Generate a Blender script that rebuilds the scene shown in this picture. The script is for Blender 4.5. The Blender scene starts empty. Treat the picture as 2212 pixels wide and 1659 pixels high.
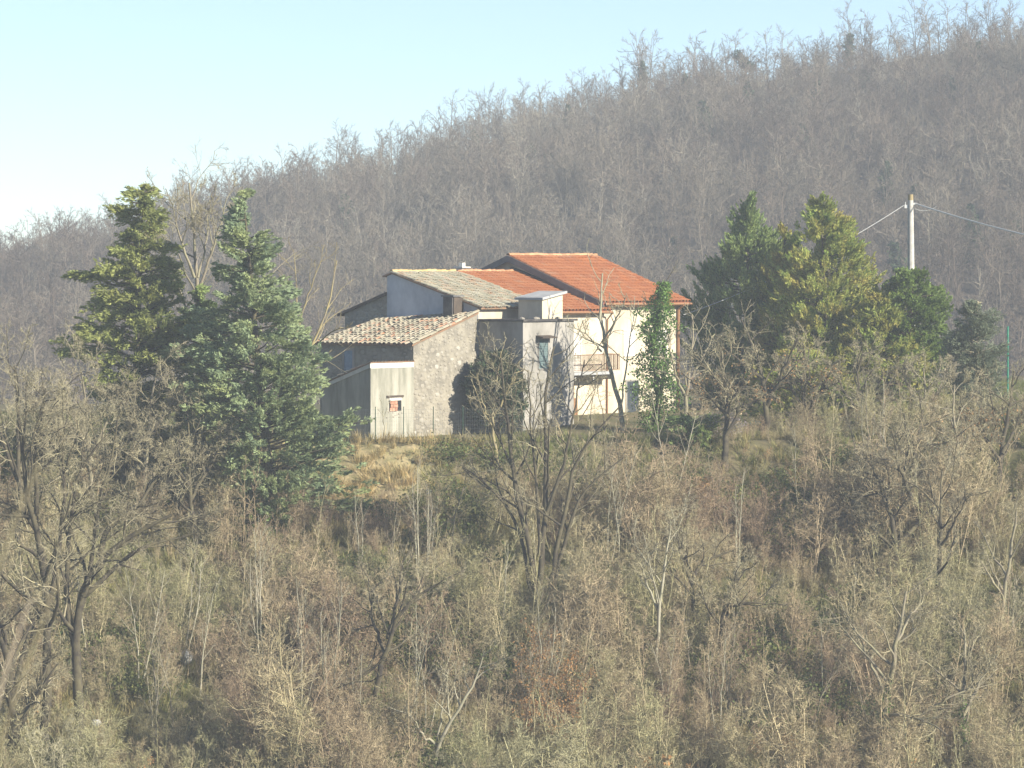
import bpy, math, random
import numpy as np
R = math.radians
scene = bpy.context.scene

# ------------------------------------------------------------------ camera, sky, sun, exposure
F, HZ, CZ = 7950.0, 590.0, 8.75          # focal length and horizon row in units of a 2212 px wide picture; eye height above the house plateau
cam_d = bpy.data.cameras.new('camera')
cam = bpy.data.objects.new('camera', cam_d)
scene.collection.objects.link(cam)
cam.location = (0, 0, CZ)
cam.rotation_euler = (R(90), 0, 0)
cam_d.sensor_width = 36.0
cam_d.lens = 36.0 * F / 2212.0
cam_d.shift_y = (HZ - 829.5) / 2212.0
cam_d.clip_start = 0.5
cam_d.clip_end = 3000
cam_d.dof.use_dof = True
cam_d.dof.focus_distance = 197.0
cam_d.dof.aperture_fstop = 4.6
scene.camera = cam

SUN_AZ, SUN_EL = 56.0, 27.0              # degrees to the right of straight behind the camera; height
sun_dir = np.array([math.sin(R(SUN_AZ)) * math.cos(R(SUN_EL)), -math.cos(R(SUN_AZ)) * math.cos(R(SUN_EL)), math.sin(R(SUN_EL))])
world = bpy.data.worlds.new('World')
scene.world = world
world.use_nodes = True
wn = world.node_tree.nodes
sky = wn.new('ShaderNodeTexSky')
sky.sky_type = 'NISHITA'
sky.sun_disc = False
sky.sun_elevation = R(SUN_EL)
sky.sun_rotation = math.atan2(sun_dir[0], sun_dir[1])
sky.air_density = 0.68
sky.dust_density = 0.1
sky.ozone_density = 2.8
world.node_tree.links.new(sky.outputs[0], wn['Background'].inputs[0])
wn['Background'].inputs[1].default_value = 0.08
sun_d = bpy.data.lights.new('sun', 'SUN')
sun_d.energy = 5.0
sun_d.angle = R(0.6)
sun_d.color = (1.0, 0.93, 0.80)
sun = bpy.data.objects.new('sun', sun_d)
scene.collection.objects.link(sun)
from mathutils import Vector
sun.rotation_euler = Vector(sun_dir).to_track_quat('Z', 'Y').to_euler()
sun.location = (60, -20, 60)
scene.view_settings.view_transform = 'Standard'
scene.view_settings.look = 'None'
scene.view_settings.gamma = 1.0
scene.view_settings.use_curve_mapping = False
scene.view_settings.exposure = 1.12
scene.render.engine = 'CYCLES'
scene.cycles.use_denoising = True
scene.cycles.denoising_input_passes = 'RGB_ALBEDO_NORMAL'
scene.cycles.denoising_prefilter = 'ACCURATE'
scene.cycles.max_bounces = 4
scene.cycles.diffuse_bounces = 3
scene.cycles.volume_bounces = 0
scene.cycles.caustics_reflective = False
scene.cycles.caustics_refractive = False

# ------------------------------------------------------------------ small helpers
rng = np.random.default_rng(7)
col = scene.collection


def link(o, parent=None):
    col.objects.link(o)
    if parent is not None:
        o.parent = parent
    return o


def mesh_np(name, V, Q=None, T=None, mat=None, smooth=False, quad_mats=None):
    """one mesh from numpy arrays of quads and triangles"""
    me = bpy.data.meshes.new(name)
    V = np.asarray(V, dtype=np.float32).reshape(-1, 3)
    nq = 0 if Q is None else len(Q)
    nt = 0 if T is None else len(T)
    me.vertices.add(len(V))
    me.vertices.foreach_set('co', V.ravel())
    loops = []
    if nq: loops.append(np.asarray(Q, dtype=np.int32).ravel())
    if nt: loops.append(np.asarray(T, dtype=np.int32).ravel())
    loops = np.concatenate(loops)
    me.loops.add(len(loops))
    me.loops.foreach_set('vertex_index', loops)
    starts = np.concatenate([np.arange(nq) * 4, nq * 4 + np.arange(nt) * 3]).astype(np.int32)
    me.polygons.add(nq + nt)
    me.polygons.foreach_set('loop_start', starts)
    if smooth:
        me.polygons.foreach_set('use_smooth', np.ones(nq + nt, dtype=bool))
    if mat is not None:
        me.materials.append(mat)
    me.update(calc_edges=True)
    return me


class MB:
    """collects polygons, then links them as one mesh object"""
    def __init__(self):
        self.v, self.f = [], []

    def poly(self, pts):
        n = len(self.v)
        self.v += [tuple(p) for p in pts]
        self.f.append(tuple(range(n, n + len(pts))))

    def hexa(self, b, t):
        """b, t: four bottom and four top corners, same order, counter-clockwise from above"""
        n = len(self.v)
        self.v += [tuple(p) for p in b] + [tuple(p) for p in t]
        for q in ((3, 2, 1, 0), (4, 5, 6, 7), (0, 1, 5, 4), (1, 2, 6, 5), (2, 3, 7, 6), (3, 0, 4, 7)):
            self.f.append(tuple(n + i for i in q))

    def box(self, lo, hi, M=None):
        (a, b, c), (d, e, f) = lo, hi
        B = [(a, b, c), (d, b, c), (d, e, c), (a, e, c)]
        Tt = [(a, b, f), (d, b, f), (d, e, f), (a, e, f)]
        if M:
            B = [M(*p) for p in B]; Tt = [M(*p) for p in Tt]
        self.hexa(B, Tt)

    def prism(self, foot, z0, ztop, M):
        """foot: (s,t) points; ztop: one height per corner"""
        n = len(self.v); k = len(foot)
        self.v += [M(s, t, z0) for s, t in foot] + [M(s, t, z) for (s, t), z in zip(foot, ztop)]
        self.f.append(tuple(range(n + k - 1, n - 1, -1)))
        self.f.append(tuple(range(n + k, n + 2 * k)))
        for i in range(k):
            j = (i + 1) % k
            self.f.append((n + i, n + j, n + k + j, n + k + i))

    def tube(self, pts, rad, k=8, cap=True):
        V, Q = tubes(np.array([pts], dtype=float), np.array([rad], dtype=float), k)
        n = len(self.v)
        self.v += [tuple(p) for p in V]
        self.f += [tuple(n + i for i in q) for q in Q]
        if cap:
            m = len(pts)
            self.f.append(tuple(n + (m - 1) * k + i for i in range(k)))
            self.f.append(tuple(n + i for i in range(k - 1, -1, -1)))

    def mesh(self, name, mat, bevel=0):
        me = bpy.data.meshes.new(name)
        me.from_pydata(self.v, [], self.f)
        if mat: me.materials.append(mat)
        me.update()
        return me

    def build(self, name, mat, parent=None):
        o = bpy.data.objects.new(name, self.mesh(name, mat))
        return link(o, parent)


def tubes(P, Rr, k):
    """P (B,n,3) polylines, Rr (B,n) radii -> verts, quads of k-sided tubes"""
    B, n, _ = P.shape
    T = np.empty_like(P)
    T[:, 1:-1] = P[:, 2:] - P[:, :-2]
    T[:, 0] = P[:, 1] - P[:, 0]
    T[:, -1] = P[:, -1] - P[:, -2]
    T /= np.linalg.norm(T, axis=2, keepdims=True) + 1e-9
    ref = np.where(np.abs(T[:, :1, 2:3]) > 0.85, np.array([1.0, 0.13, 0]), np.array([0.07, 0.05, 1.0]))
    A = np.cross(T, np.broadcast_to(ref, T.shape))
    A /= np.linalg.norm(A, axis=2, keepdims=True) + 1e-9
    Bn = np.cross(T, A)
    ang = np.arange(k) * 2 * math.pi / k
    V = P[:, :, None, :] + Rr[:, :, None, None] * (np.cos(ang)[None, None, :, None] * A[:, :, None, :] + np.sin(ang)[None, None, :, None] * Bn[:, :, None, :])
    idx = np.arange(B * n * k).reshape(B, n, k)
    nx = np.roll(idx, -1, axis=2)
    Q = np.stack([idx[:, :-1], nx[:, :-1], nx[:, 1:], idx[:, 1:]], axis=-1).reshape(-1, 4)
    return V.reshape(-1, 3), Q


def ribbons(P, Rr, r):
    """flat twigs, one strip each, for the finest level"""
    B, n, _ = P.shape
    T = unit(P[:, -1] - P[:, 0])
    A = unit(np.cross(T, r.normal(0, 1, T.shape)))
    V = np.stack([P - A[:, None] * Rr[..., None], P + A[:, None] * Rr[..., None]], 2)
    i = np.arange(B * n).reshape(B, n) * 2
    Q = np.stack([i[:, :-1], i[:, :-1] + 1, i[:, 1:] + 1, i[:, 1:]], -1).reshape(-1, 4)
    return V.reshape(-1, 3), Q


def merge(parts):
    Vs, Qs, off = [], [], 0
    for V, Q in parts:
        Vs.append(V); Qs.append(Q + off); off += len(V)
    return np.concatenate(Vs), np.concatenate(Qs)


def unit(v):
    return v / (np.linalg.norm(v, axis=-1, keepdims=True) + 1e-9)


def tag(o, label=None, cat=None, group=None, kind=None):
    if label: o['label'] = label
    if cat: o['category'] = cat
    if group: o['group'] = group
    if kind: o['kind'] = kind
    return o


def empty(name, loc):
    o = bpy.data.objects.new(name, None)
    o.location = loc
    o.empty_display_size = 0.3
    return link(o)


# ------------------------------------------------------------------ materials
def mat(name, c, rough=0.9, var=None, scale=3.0, c2=None, detail=6.0, bump=0.0, bscale=None, stretch=None, island=0.0, objrand=0.0, ramp=None, spec=0.15, metal=0.0, trans=0.0):
    """base colour c; noise towards c2; per-island or per-object brightness; optional ramp driven by a random value"""
    m = bpy.data.materials.new(name)
    m.use_nodes = True
    N, L = m.node_tree.nodes, m.node_tree.links
    b = N['Principled BSDF']
    b.inputs['Roughness'].default_value = rough
    b.inputs['Specular IOR Level'].default_value = spec
    b.inputs['Metallic'].default_value = metal
    b.inputs['Base Color'].default_value = (*c, 1)
    tc = N.new('ShaderNodeTexCoord')
    mp = N.new('ShaderNodeMapping')
    L.new(tc.outputs['Object'], mp.inputs[0])
    if stretch: mp.inputs['Scale'].default_value = stretch
    out = None
    if ramp:
        cr = N.new('ShaderNodeValToRGB')
        els = cr.color_ramp.elements
        while len(els) < len(ramp): els.new(0.5)
        for e, (p, cc) in zip(els, ramp):
            e.position = p; e.color = (*cc, 1)
        src = var or 'object'
        if src == 'island':
            g = N.new('ShaderNodeNewGeometry'); L.new(g.outputs['Random Per Island'], cr.inputs[0])
        elif src == 'tint':
            at = N.new('ShaderNodeAttribute'); at.attribute_type = 'INSTANCER'; at.attribute_name = 'tint'; L.new(at.outputs['Fac'], cr.inputs[0])
        elif src == 'noise':
            nz = N.new('ShaderNodeTexNoise'); nz.inputs['Scale'].default_value = scale; nz.inputs['Detail'].default_value = detail
            L.new(mp.outputs[0], nz.inputs['Vector']); L.new(nz.outputs['Fac'], cr.inputs[0])
        else:
            oi = N.new('ShaderNodeObjectInfo'); L.new(oi.outputs['Random'], cr.inputs[0])
        out = cr.outputs[0]
    if c2:
        nz = N.new('ShaderNodeTexNoise')
        nz.inputs['Scale'].default_value = scale
        nz.inputs['Detail'].default_value = detail
        nz.inputs['Roughness'].default_value = 0.65
        L.new(mp.outputs[0], nz.inputs['Vector'])
        mr = N.new('ShaderNodeMapRange')
        mr.inputs[1].default_value = 0.38; mr.inputs[2].default_value = 0.64
        L.new(nz.outputs['Fac'], mr.inputs[0])
        mx = N.new('ShaderNodeMix'); mx.data_type = 'RGBA'
        L.new(mr.outputs[0], mx.inputs[0])
        if out: L.new(out, mx.inputs[6])
        else: mx.inputs[6].default_value = (*c, 1)
        mx.inputs[7].default_value = (*c2, 1)
        out = mx.outputs[2]
    if island or objrand:
        if island:
            g = N.new('ShaderNodeNewGeometry'); val = g.outputs['Random Per Island']; amt = island
        else:
            oi = N.new('ShaderNodeObjectInfo'); val = oi.outputs['Random']; amt = objrand
        mr2 = N.new('ShaderNodeMapRange')
        mr2.inputs[3].default_value = 1 - amt; mr2.inputs[4].default_value = 1 + amt
        L.new(val, mr2.inputs[0])
        mu = N.new('ShaderNodeVectorMath'); mu.operation = 'SCALE'
        if out: L.new(out, mu.inputs[0])
        else: mu.inputs[0].default_value = c
        L.new(mr2.outputs[0], mu.inputs['Scale'])
        out = mu.outputs[0]
    if out: L.new(out, b.inputs['Base Color'])
    if trans:
        tl = N.new('ShaderNodeBsdfTranslucent'); ms = N.new('ShaderNodeMixShader'); ms.inputs[0].default_value = trans
        if out: L.new(out, tl.inputs[0])
        else: tl.inputs[0].default_value = (*c, 1)
        L.new(b.outputs[0], ms.inputs[1]); L.new(tl.outputs[0], ms.inputs[2]); L.new(ms.outputs[0], N['Material Output'].inputs[0])
    if bump:
        nb = N.new('ShaderNodeTexNoise'); nb.inputs['Scale'].default_value = bscale or scale * 4; nb.inputs['Detail'].default_value = 5
        L.new(mp.outputs[0], nb.inputs['Vector'])
        bp = N.new('ShaderNodeBump'); bp.inputs['Strength'].default_value = bump; bp.inputs['Distance'].default_value = 0.05
        L.new(nb.outputs['Fac'], bp.inputs['Height']); L.new(bp.outputs[0], b.inputs['Normal'])
    return m


M = {}
M['ground'] = mat('ground_earth', (0.16, 0.13, 0.075), c2=(0.10, 0.10, 0.045), scale=0.5, bump=0.4, bscale=3)
M['hill'] = mat('hill_earth', (0.14, 0.11, 0.08), c2=(0.09, 0.075, 0.055), scale=0.15)
M['cream'] = mat('cream_render', (0.60, 0.53, 0.40), c2=(0.45, 0.39, 0.29), scale=0.8, stretch=(1.2, 1.2, .5), bump=0.08, bscale=8)
M['grey_plaster'] = mat('grey_plaster', (0.33, 0.31, 0.275), c2=(0.20, 0.19, 0.165), scale=0.8, stretch=(1.3, 1.3, .6), bump=0.12, bscale=6)
M['stained'] = mat('stained_plaster', (0.38, 0.36, 0.295), c2=(0.21, 0.205, 0.16), scale=1.1, stretch=(1.8, 1.8, 0.3), bump=0.15, bscale=6)
M['blue_plaster'] = mat('weathered_plaster', (0.52, 0.53, 0.54), c2=(0.36, 0.37, 0.39), scale=0.8, stretch=(1, 1, 0.6), bump=0.15)
M['mortar'] = mat('rubble_mortar', (0.31, 0.28, 0.22), c2=(0.18, 0.165, 0.135), scale=1.3, bump=0.6, bscale=9)
M['stone'] = mat('rubble_stone', (0.4, 0.36, 0.3), var='object', ramp=[(0, (0.22, 0.20, 0.165)), (0.35, (0.31, 0.285, 0.23)), (0.7, (0.27, 0.24, 0.19)), (0.92, (0.36, 0.335, 0.28)), (1, (0.5, 0.47, 0.41))], c2=(0.27, 0.245, 0.2), scale=5)
M['old_tile'] = mat('lichened_tile', (0.4, 0.3, 0.2), var='object', ramp=[(0, (0.24, 0.215, 0.155)), (0.3, (0.36, 0.32, 0.23)), (0.55, (0.30, 0.225, 0.155)), (0.75, (0.43, 0.39, 0.30)), (0.9, (0.38, 0.19, 0.115)), (1, (0.46, 0.20, 0.095))], c2=(0.31, 0.29, 0.215), scale=3.0)
M['mossy_tile'] = mat('mossy_tile', (0.4, 0.3, 0.2), var='object', ramp=[(0, (0.20, 0.18, 0.13)), (0.3, (0.40, 0.36, 0.26)), (0.55, (0.30, 0.20, 0.13)), (0.75, (0.56, 0.53, 0.43)), (0.88, (0.42, 0.18, 0.10)), (1, (0.50, 0.30, 0.16))], c2=(0.38, 0.36, 0.26), scale=2.0)
M['red_tile'] = mat('new_red_tile', (0.5, 0.12, 0.04), var='object', ramp=[(0, (0.29, 0.09, 0.03)), (0.3, (0.38, 0.125, 0.04)), (0.65, (0.43, 0.15, 0.05)), (0.88, (0.50, 0.21, 0.085)), (1, (0.36, 0.2, 0.12))], rough=0.65, spec=0.35, c2=(0.33, 0.135, 0.06), scale=1.5)
M['red_tile_mass'] = mat('new_red_tile_far', (0.5, 0.12, 0.04), var='island', ramp=[(0, (0.29, 0.09, 0.03)), (0.3, (0.38, 0.125, 0.04)), (0.65, (0.43, 0.15, 0.05)), (0.88, (0.50, 0.21, 0.085)), (1, (0.36, 0.2, 0.12))], rough=0.65, spec=0.35, c2=(0.33, 0.135, 0.06), scale=1.5)
M['ridge_tile'] = mat('ridge_tile', (0.45, 0.20, 0.095), objrand=0.25, c2=(0.42, 0.27, 0.15), scale=2)
M['yellow_ridge'] = mat('lichen_ridge_tile', (0.55, 0.36, 0.10), objrand=0.2, c2=(0.45, 0.36, 0.2), scale=2)
M['roof_bed'] = mat('roof_bed', (0.26, 0.15, 0.09), c2=(0.2, 0.15, 0.1), scale=2)
M['red_bed'] = mat('red_roof_bed', (0.24, 0.08, 0.045))
M['timber'] = mat('dark_timber', (0.10, 0.075, 0.055), c2=(0.06, 0.05, 0.04), scale=3)
M['fascia'] = mat('grey_fascia', (0.16, 0.155, 0.15), c2=(0.11, 0.11, 0.11), scale=2)
M['slab'] = mat('concrete_slab', (0.42, 0.42, 0.41), c2=(0.32, 0.32, 0.31), scale=1.2)
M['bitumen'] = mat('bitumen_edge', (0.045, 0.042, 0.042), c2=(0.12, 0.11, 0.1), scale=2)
M['white_trim'] = mat('white_trim', (0.70, 0.67, 0.60), c2=(0.55, 0.53, 0.47), scale=2)
M['iron'] = mat('rusty_iron', (0.17, 0.09, 0.05), c2=(0.22, 0.15, 0.1), scale=6, rough=0.7)
M['pipe'] = mat('copper_pipe', (0.28, 0.15, 0.08), rough=0.6)
M['shutter_teal'] = mat('teal_shutter', (0.09, 0.135, 0.135), c2=(0.13, 0.17, 0.165), scale=5, rough=0.6)
M['shutter_blue'] = mat('blue_shutter', (0.20, 0.28, 0.36), c2=(0.15, 0.2, 0.26), scale=4, rough=0.6)
M['brown_wood'] = mat('brown_shutter', (0.30, 0.16, 0.08), c2=(0.22, 0.12, 0.06), scale=5)
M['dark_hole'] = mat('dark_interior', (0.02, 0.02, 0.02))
M['brick'] = mat('hollow_brick', (0.36, 0.16, 0.10), objrand=0.25, c2=(0.5, 0.3, 0.2), scale=8)
M['glass'] = mat('window_glass', (0.05, 0.06, 0.07), rough=0.12, spec=0.5)
M['concrete_pole'] = mat('concrete_pole', (0.50, 0.48, 0.43), c2=(0.38, 0.36, 0.32), scale=4)
M['pole_top'] = mat('pole_cap', (0.30, 0.24, 0.13))
M['wire'] = mat('cable', (0.55, 0.55, 0.53), rough=0.5)
M['fence'] = mat('green_fence_post', (0.05, 0.09, 0.06))
M['mesh_wire'] = mat('fence_wire', (0.22, 0.24, 0.24), rough=0.6)
M['tarp'] = mat('turquoise_tarp', (0.05, 0.42, 0.36), rough=0.6)
M['blue_plastic'] = mat('blue_plastic', (0.06, 0.16, 0.38), rough=0.5)
M['orange_plastic'] = mat('orange_plastic', (0.75, 0.20, 0.07), rough=0.6)
M['boulder'] = mat('pale_boulder', (0.5, 0.49, 0.46), c2=(0.33, 0.33, 0.3), scale=3, bump=0.4)
M['tan_stone'] = mat('tan_garden_stone', (0.50, 0.38, 0.24), objrand=0.25, c2=(0.36, 0.29, 0.2), scale=4)
M['green_post'] = mat('green_net_post', (0.03, 0.22, 0.14), rough=0.6)
# vegetation
M['bark_grey'] = mat('grey_bark', (0.20, 0.17, 0.13), c2=(0.27, 0.25, 0.15), scale=1.5)
M['bark_dark'] = mat('dark_bark', (0.05, 0.042, 0.033), c2=(0.12, 0.105, 0.06), scale=1.8)
M['bark_pale'] = mat('pale_bark', (0.36, 0.33, 0.25), c2=(0.26, 0.25, 0.16), scale=2.2)
M['bark_lichen'] = mat('lichen_bark', (0.30, 0.25, 0.12), c2=(0.20, 0.17, 0.12), scale=2)
M['twig'] = mat('twig', (0.31, 0.28, 0.17), island=0.4, c2=(0.25, 0.215, 0.145), scale=0.8)
M['twig_red'] = mat('reddish_twig', (0.25, 0.195, 0.13), island=0.35)
M['twig_far'] = mat('far_twig', (0.145, 0.12, 0.09), objrand=0.3, c2=(0.22, 0.19, 0.15), scale=0.5)
M['scrub'] = mat('scrub_twigs', (0.2, 0.16, 0.11), var='tint', ramp=[(0, (0.26, 0.19, 0.125)), (0.22, (0.34, 0.265, 0.165)), (0.5, (0.37, 0.315, 0.185)), (0.78, (0.31, 0.295, 0.15)), (1, (0.41, 0.375, 0.245))], island=0.5)
M['wood_mass'] = mat('far_wood_twigs', (0.2, 0.16, 0.13), var='tint', ramp=[(0, (0.105, 0.08, 0.06)), (0.25, (0.18, 0.142, 0.105)), (0.5, (0.142, 0.122, 0.088)), (0.75, (0.195, 0.162, 0.12)), (1, (0.24, 0.21, 0.16))], island=0.25)
M['grass'] = mat('dry_grass', (0.4, 0.33, 0.16), var='tint', ramp=[(0, (0.17, 0.20, 0.06)), (0.35, (0.27, 0.26, 0.10)), (0.65, (0.42, 0.34, 0.16)), (1, (0.60, 0.47, 0.24))], island=0.25, trans=0.4)
M['bramble'] = mat('bramble_leaves', (0.08, 0.11, 0.04), var='tint', ramp=[(0, (0.08, 0.115, 0.04)), (0.5, (0.14, 0.17, 0.06)), (1, (0.22, 0.22, 0.08))], island=0.4, trans=0.4)
M['dry_leaf'] = mat('dry_oak_leaf', (0.42, 0.22, 0.085), island=0.45, c2=(0.36, 0.24, 0.12), scale=1, trans=0.4)
M['conifer_olive'] = mat('olive_cypress', (0.25, 0.29, 0.10), island=0.4, c2=(0.33, 0.34, 0.11), scale=0.7, trans=0.4)
M['conifer_blue'] = mat('blue_cypress', (0.25, 0.325, 0.19), island=0.4, c2=(0.33, 0.37, 0.16), scale=0.55, trans=0.4)
M['conifer_dark'] = mat('dark_cypress', (0.20, 0.28, 0.11), island=0.4, c2=(0.30, 0.36, 0.115), scale=0.6, trans=0.4)
M['conifer_gold'] = mat('cone_laden_cypress', (0.29, 0.38, 0.095), island=0.4, c2=(0.41, 0.35, 0.10), scale=0.75, trans=0.4)
M['evergreen'] = mat('broad_evergreen', (0.17, 0.24, 0.055), island=0.45, rough=0.6, spec=0.4, trans=0.4)
M['laurel'] = mat('laurel_leaf', (0.06, 0.095, 0.04), island=0.45, rough=0.6, spec=0.4, trans=0.4)
M['ivy'] = mat('ivy_leaf', (0.135, 0.235, 0.045), island=0.55, rough=0.5, spec=0.5, trans=0.4)
M['ivy_far'] = mat('far_ivy_leaf', (0.075, 0.105, 0.05), island=0.4, trans=0.4)
M['olive'] = mat('olive_leaf', (0.20, 0.23, 0.15), island=0.4, trans=0.4)
M['blossom'] = mat('pale_shrub', (0.42, 0.36, 0.38), island=0.3, trans=0.4)

# ------------------------------------------------------------------ terrain
CREST = np.array([(-600, 640), (-200, 600), (0, 560), (200, 510), (450, 455), (700, 390), (900, 345), (1050, 300), (1300, 240), (1500, 188), (1800, 155), (2000, 120), (2212, 95), (2500, 70), (3000, 50)], dtype=float) 
CREST[:, 1] += np.interp(CREST[:, 0], [0, 300, 600, 1100, 2212], [70, 48, 34, 6, 0])
HILL0, HILL1 = 360.0, 610.0


def bumps(X, Y, s, seed=0):
    return (np.sin(X * s + seed) * np.cos(Y * s * 1.13 + seed * 2) + 0.5 * np.sin(X * s * 2.3 + Y * s * 1.7 + seed) + 0.3 * np.cos(X * s * 4.1 - Y * s * 3.3 + seed * 3))


def edge(X):
    return 190.5 + 4.0 / (1 + np.exp(-(X - 12) / 3.0)) + 0.8 * np.sin(X * 0.35)


def height(X, Y):
    X = np.asarray(X, dtype=float); Y = np.asarray(Y, dtype=float)
    d = edge(X) - Y
    base = 0.06 * np.clip(Y - 196, 0, 12) * (X > 0) + 1.2 / (1 + np.exp(-(X - 23) / 2.5))
    bank = np.where(d < 3, 0.72 * d, 2.16 + 0.475 * (d - 3))
    slope = base - bank + 0.35 * bumps(X, Y, 0.35, 1.0) * np.clip(d / 5, 0, 1)
    slope = np.maximum(slope, -31 + 0.5 * bumps(X, Y, 0.2, 2))
    near = 7.1 - 0.345 * np.clip(Y, -20, 300)
    front = np.where(Y < 115, np.maximum(near, -31), slope)
    back = base + 0.0
    drop = np.clip((Y - 245) / 70, 0, 1)
    back = back - (14 + base) * drop * drop * (3 - 2 * drop)
    px = 1106 + X * F / 600.0
    crest = CZ + (HZ - np.interp(px, CREST[:, 0], CREST[:, 1])) * HILL1 / F
    x = np.clip((Y - HILL0) / (HILL1 - HILL0), 0, 1)
    f = x * (1.3 - 0.3 * x * x)
    hill = -14 + (crest + 14) * f + 1.6 * bumps(X, Y, 0.05, 4) * x * (1 - x) * 3
    hill = hill - 0.1 * np.clip(Y - HILL1, 0, 200)
    z = np.where(d > 0, front, np.where(Y < HILL0, back, hill))
    return z


def hz(x, y):
    return float(height(np.array([x]), np.array([y]))[0])


def at(px, py, Y):
    return np.array([(px - 1106) * Y / F, Y, CZ + (HZ - py) * Y / F])


def ground_at(px, py):
    Y = np.arange(140, 330, 0.1)
    z = height((px - 1106) * Y / F, Y)
    ray = CZ + (HZ - py) * Y / F
    i = np.argmax(z >= ray)
    return np.array([(px - 1106) * Y[i] / F, Y[i], z[i]])


def sheet(name, xs, ys, m):
    X, Y = np.meshgrid(xs, ys)
    Z = height(X, Y)
    V = np.stack([X, Y, Z], -1).reshape(-1, 3)
    nx, ny = len(xs), len(ys)
    i = np.arange(nx * ny).reshape(ny, nx)
    Q = np.stack([i[:-1, :-1], i[:-1, 1:], i[1:, 1:], i[1:, :-1]], -1).reshape(-1, 4)
    o = bpy.data.objects.new(name, mesh_np(name, V, Q, mat=m, smooth=True))
    o['kind'] = 'structure'
    return link(o)


sheet('ground', np.concatenate([np.linspace(-170, -45, 26), np.linspace(-42, 42, 121), np.linspace(45, 170, 26)]),
      np.concatenate([np.linspace(-30, 150, 60), np.linspace(151, 215, 129), np.linspace(217, HILL0, 60)]), M['ground'])
Xb, Yb = np.meshgrid(np.linspace(-10.4, -3.2, 60), np.linspace(0, 1, 24))
wob = 1 + .25 * np.sin(Xb * 2.1) + .15 * np.sin(Xb * 5.3)
Yb = edge(Xb) - .25 - Yb * 4.6 * wob * np.clip(np.minimum((Xb + 10.6) / 1.2, (-3.0 - Xb) / 2.2), .05, 1)
Vb = np.stack([Xb, Yb, height(Xb, Yb) + .05 + .06 * bumps(Xb, Yb, 3.0, 1)], -1).reshape(-1, 3)
ib = np.arange(60 * 24).reshape(24, 60)
bk = bpy.data.objects.new('earth_bank', mesh_np('earth_bank', Vb, np.stack([ib[:-1, :-1], ib[1:, :-1], ib[1:, 1:], ib[:-1, 1:]], -1).reshape(-1, 4), mat=mat('dry_earth', (0.40, 0.32, 0.18), c2=(0.23, 0.21, 0.10), scale=1.6, bump=.6, bscale=5), smooth=True))
bk['kind'] = 'structure'; link(bk)
sheet('hill', np.linspace(-170, 170, 120), np.linspace(HILL0, 720, 110), M['hill'])

# ------------------------------------------------------------------ the farmhouse: one local frame, s along the lit fronts (right, away), t out of the lit fronts
ANG = R(52.0)
CA, SA = math.cos(ANG), math.sin(ANG)
X0, Y0 = -5.278, 197.0


def L(s, t, z):
    return (X0 + s * CA + t * SA, Y0 + s * SA - t * CA, z)


U3 = np.array([CA, SA, 0]); N3 = np.array([SA, -CA, 0])


def tile_mesh(name, w, ln, rise, m, k=5, seed=0, flat=False):
    """a half-barrel tile: length along +X (downslope), a little wider at the lower end, with a thickness"""
    r_ = np.random.default_rng(seed)
    th = 0.022
    V, Fc = [], []
    for e, (x, ww, rr) in enumerate(((0, w * 0.86, rise * 0.86), (ln, w, rise))):
        for layer in (0, 1):
            for i in range(k + 1):
                a = math.pi * i / k
                q = 1.0 if layer == 0 else 1 - th / (w / 2)
                V.append((x, -math.cos(a) * ww / 2 * q + r_.normal(0, 0.003), math.sin(a) * (rr - (0 if layer == 0 else th)) + (0.012 if e == 0 else 0.03)))
    n = k + 1
    for i in range(k):
        Fc.append((i, i + 1, 2 * n + i + 1, 2 * n + i))          # outer
        Fc.append((2 * n + i, 2 * n + i + 1, 3 * n + i + 1, 3 * n + i))   # lower end face
    for i in (0, k):
        Fc.append((i, 2 * n + i, 3 * n + i, n + i) if i == 0 else (n + i, 3 * n + i, 2 * n + i, i))
    me = bpy.data.meshes.new(name)
    me.from_pydata(V, [], Fc)
    me.materials.append(m)
    me.update()
    return me


from mathutils import Matrix


def frame(o, ex, ez):
    """matrix with x axis ex (downslope) and z axis about ez, at o"""
    ex = Vector(ex).normalized(); ez = Vector(ez)
    ey = ez.cross(ex).normalized(); ez = ex.cross(ey).normalized()
    return Matrix(((ex.x, ey.x, ez.x, o[0]), (ex.y, ey.y, ez.y, o[1]), (ex.z, ey.z, ez.z, o[2]), (0, 0, 0, 1)))


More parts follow.
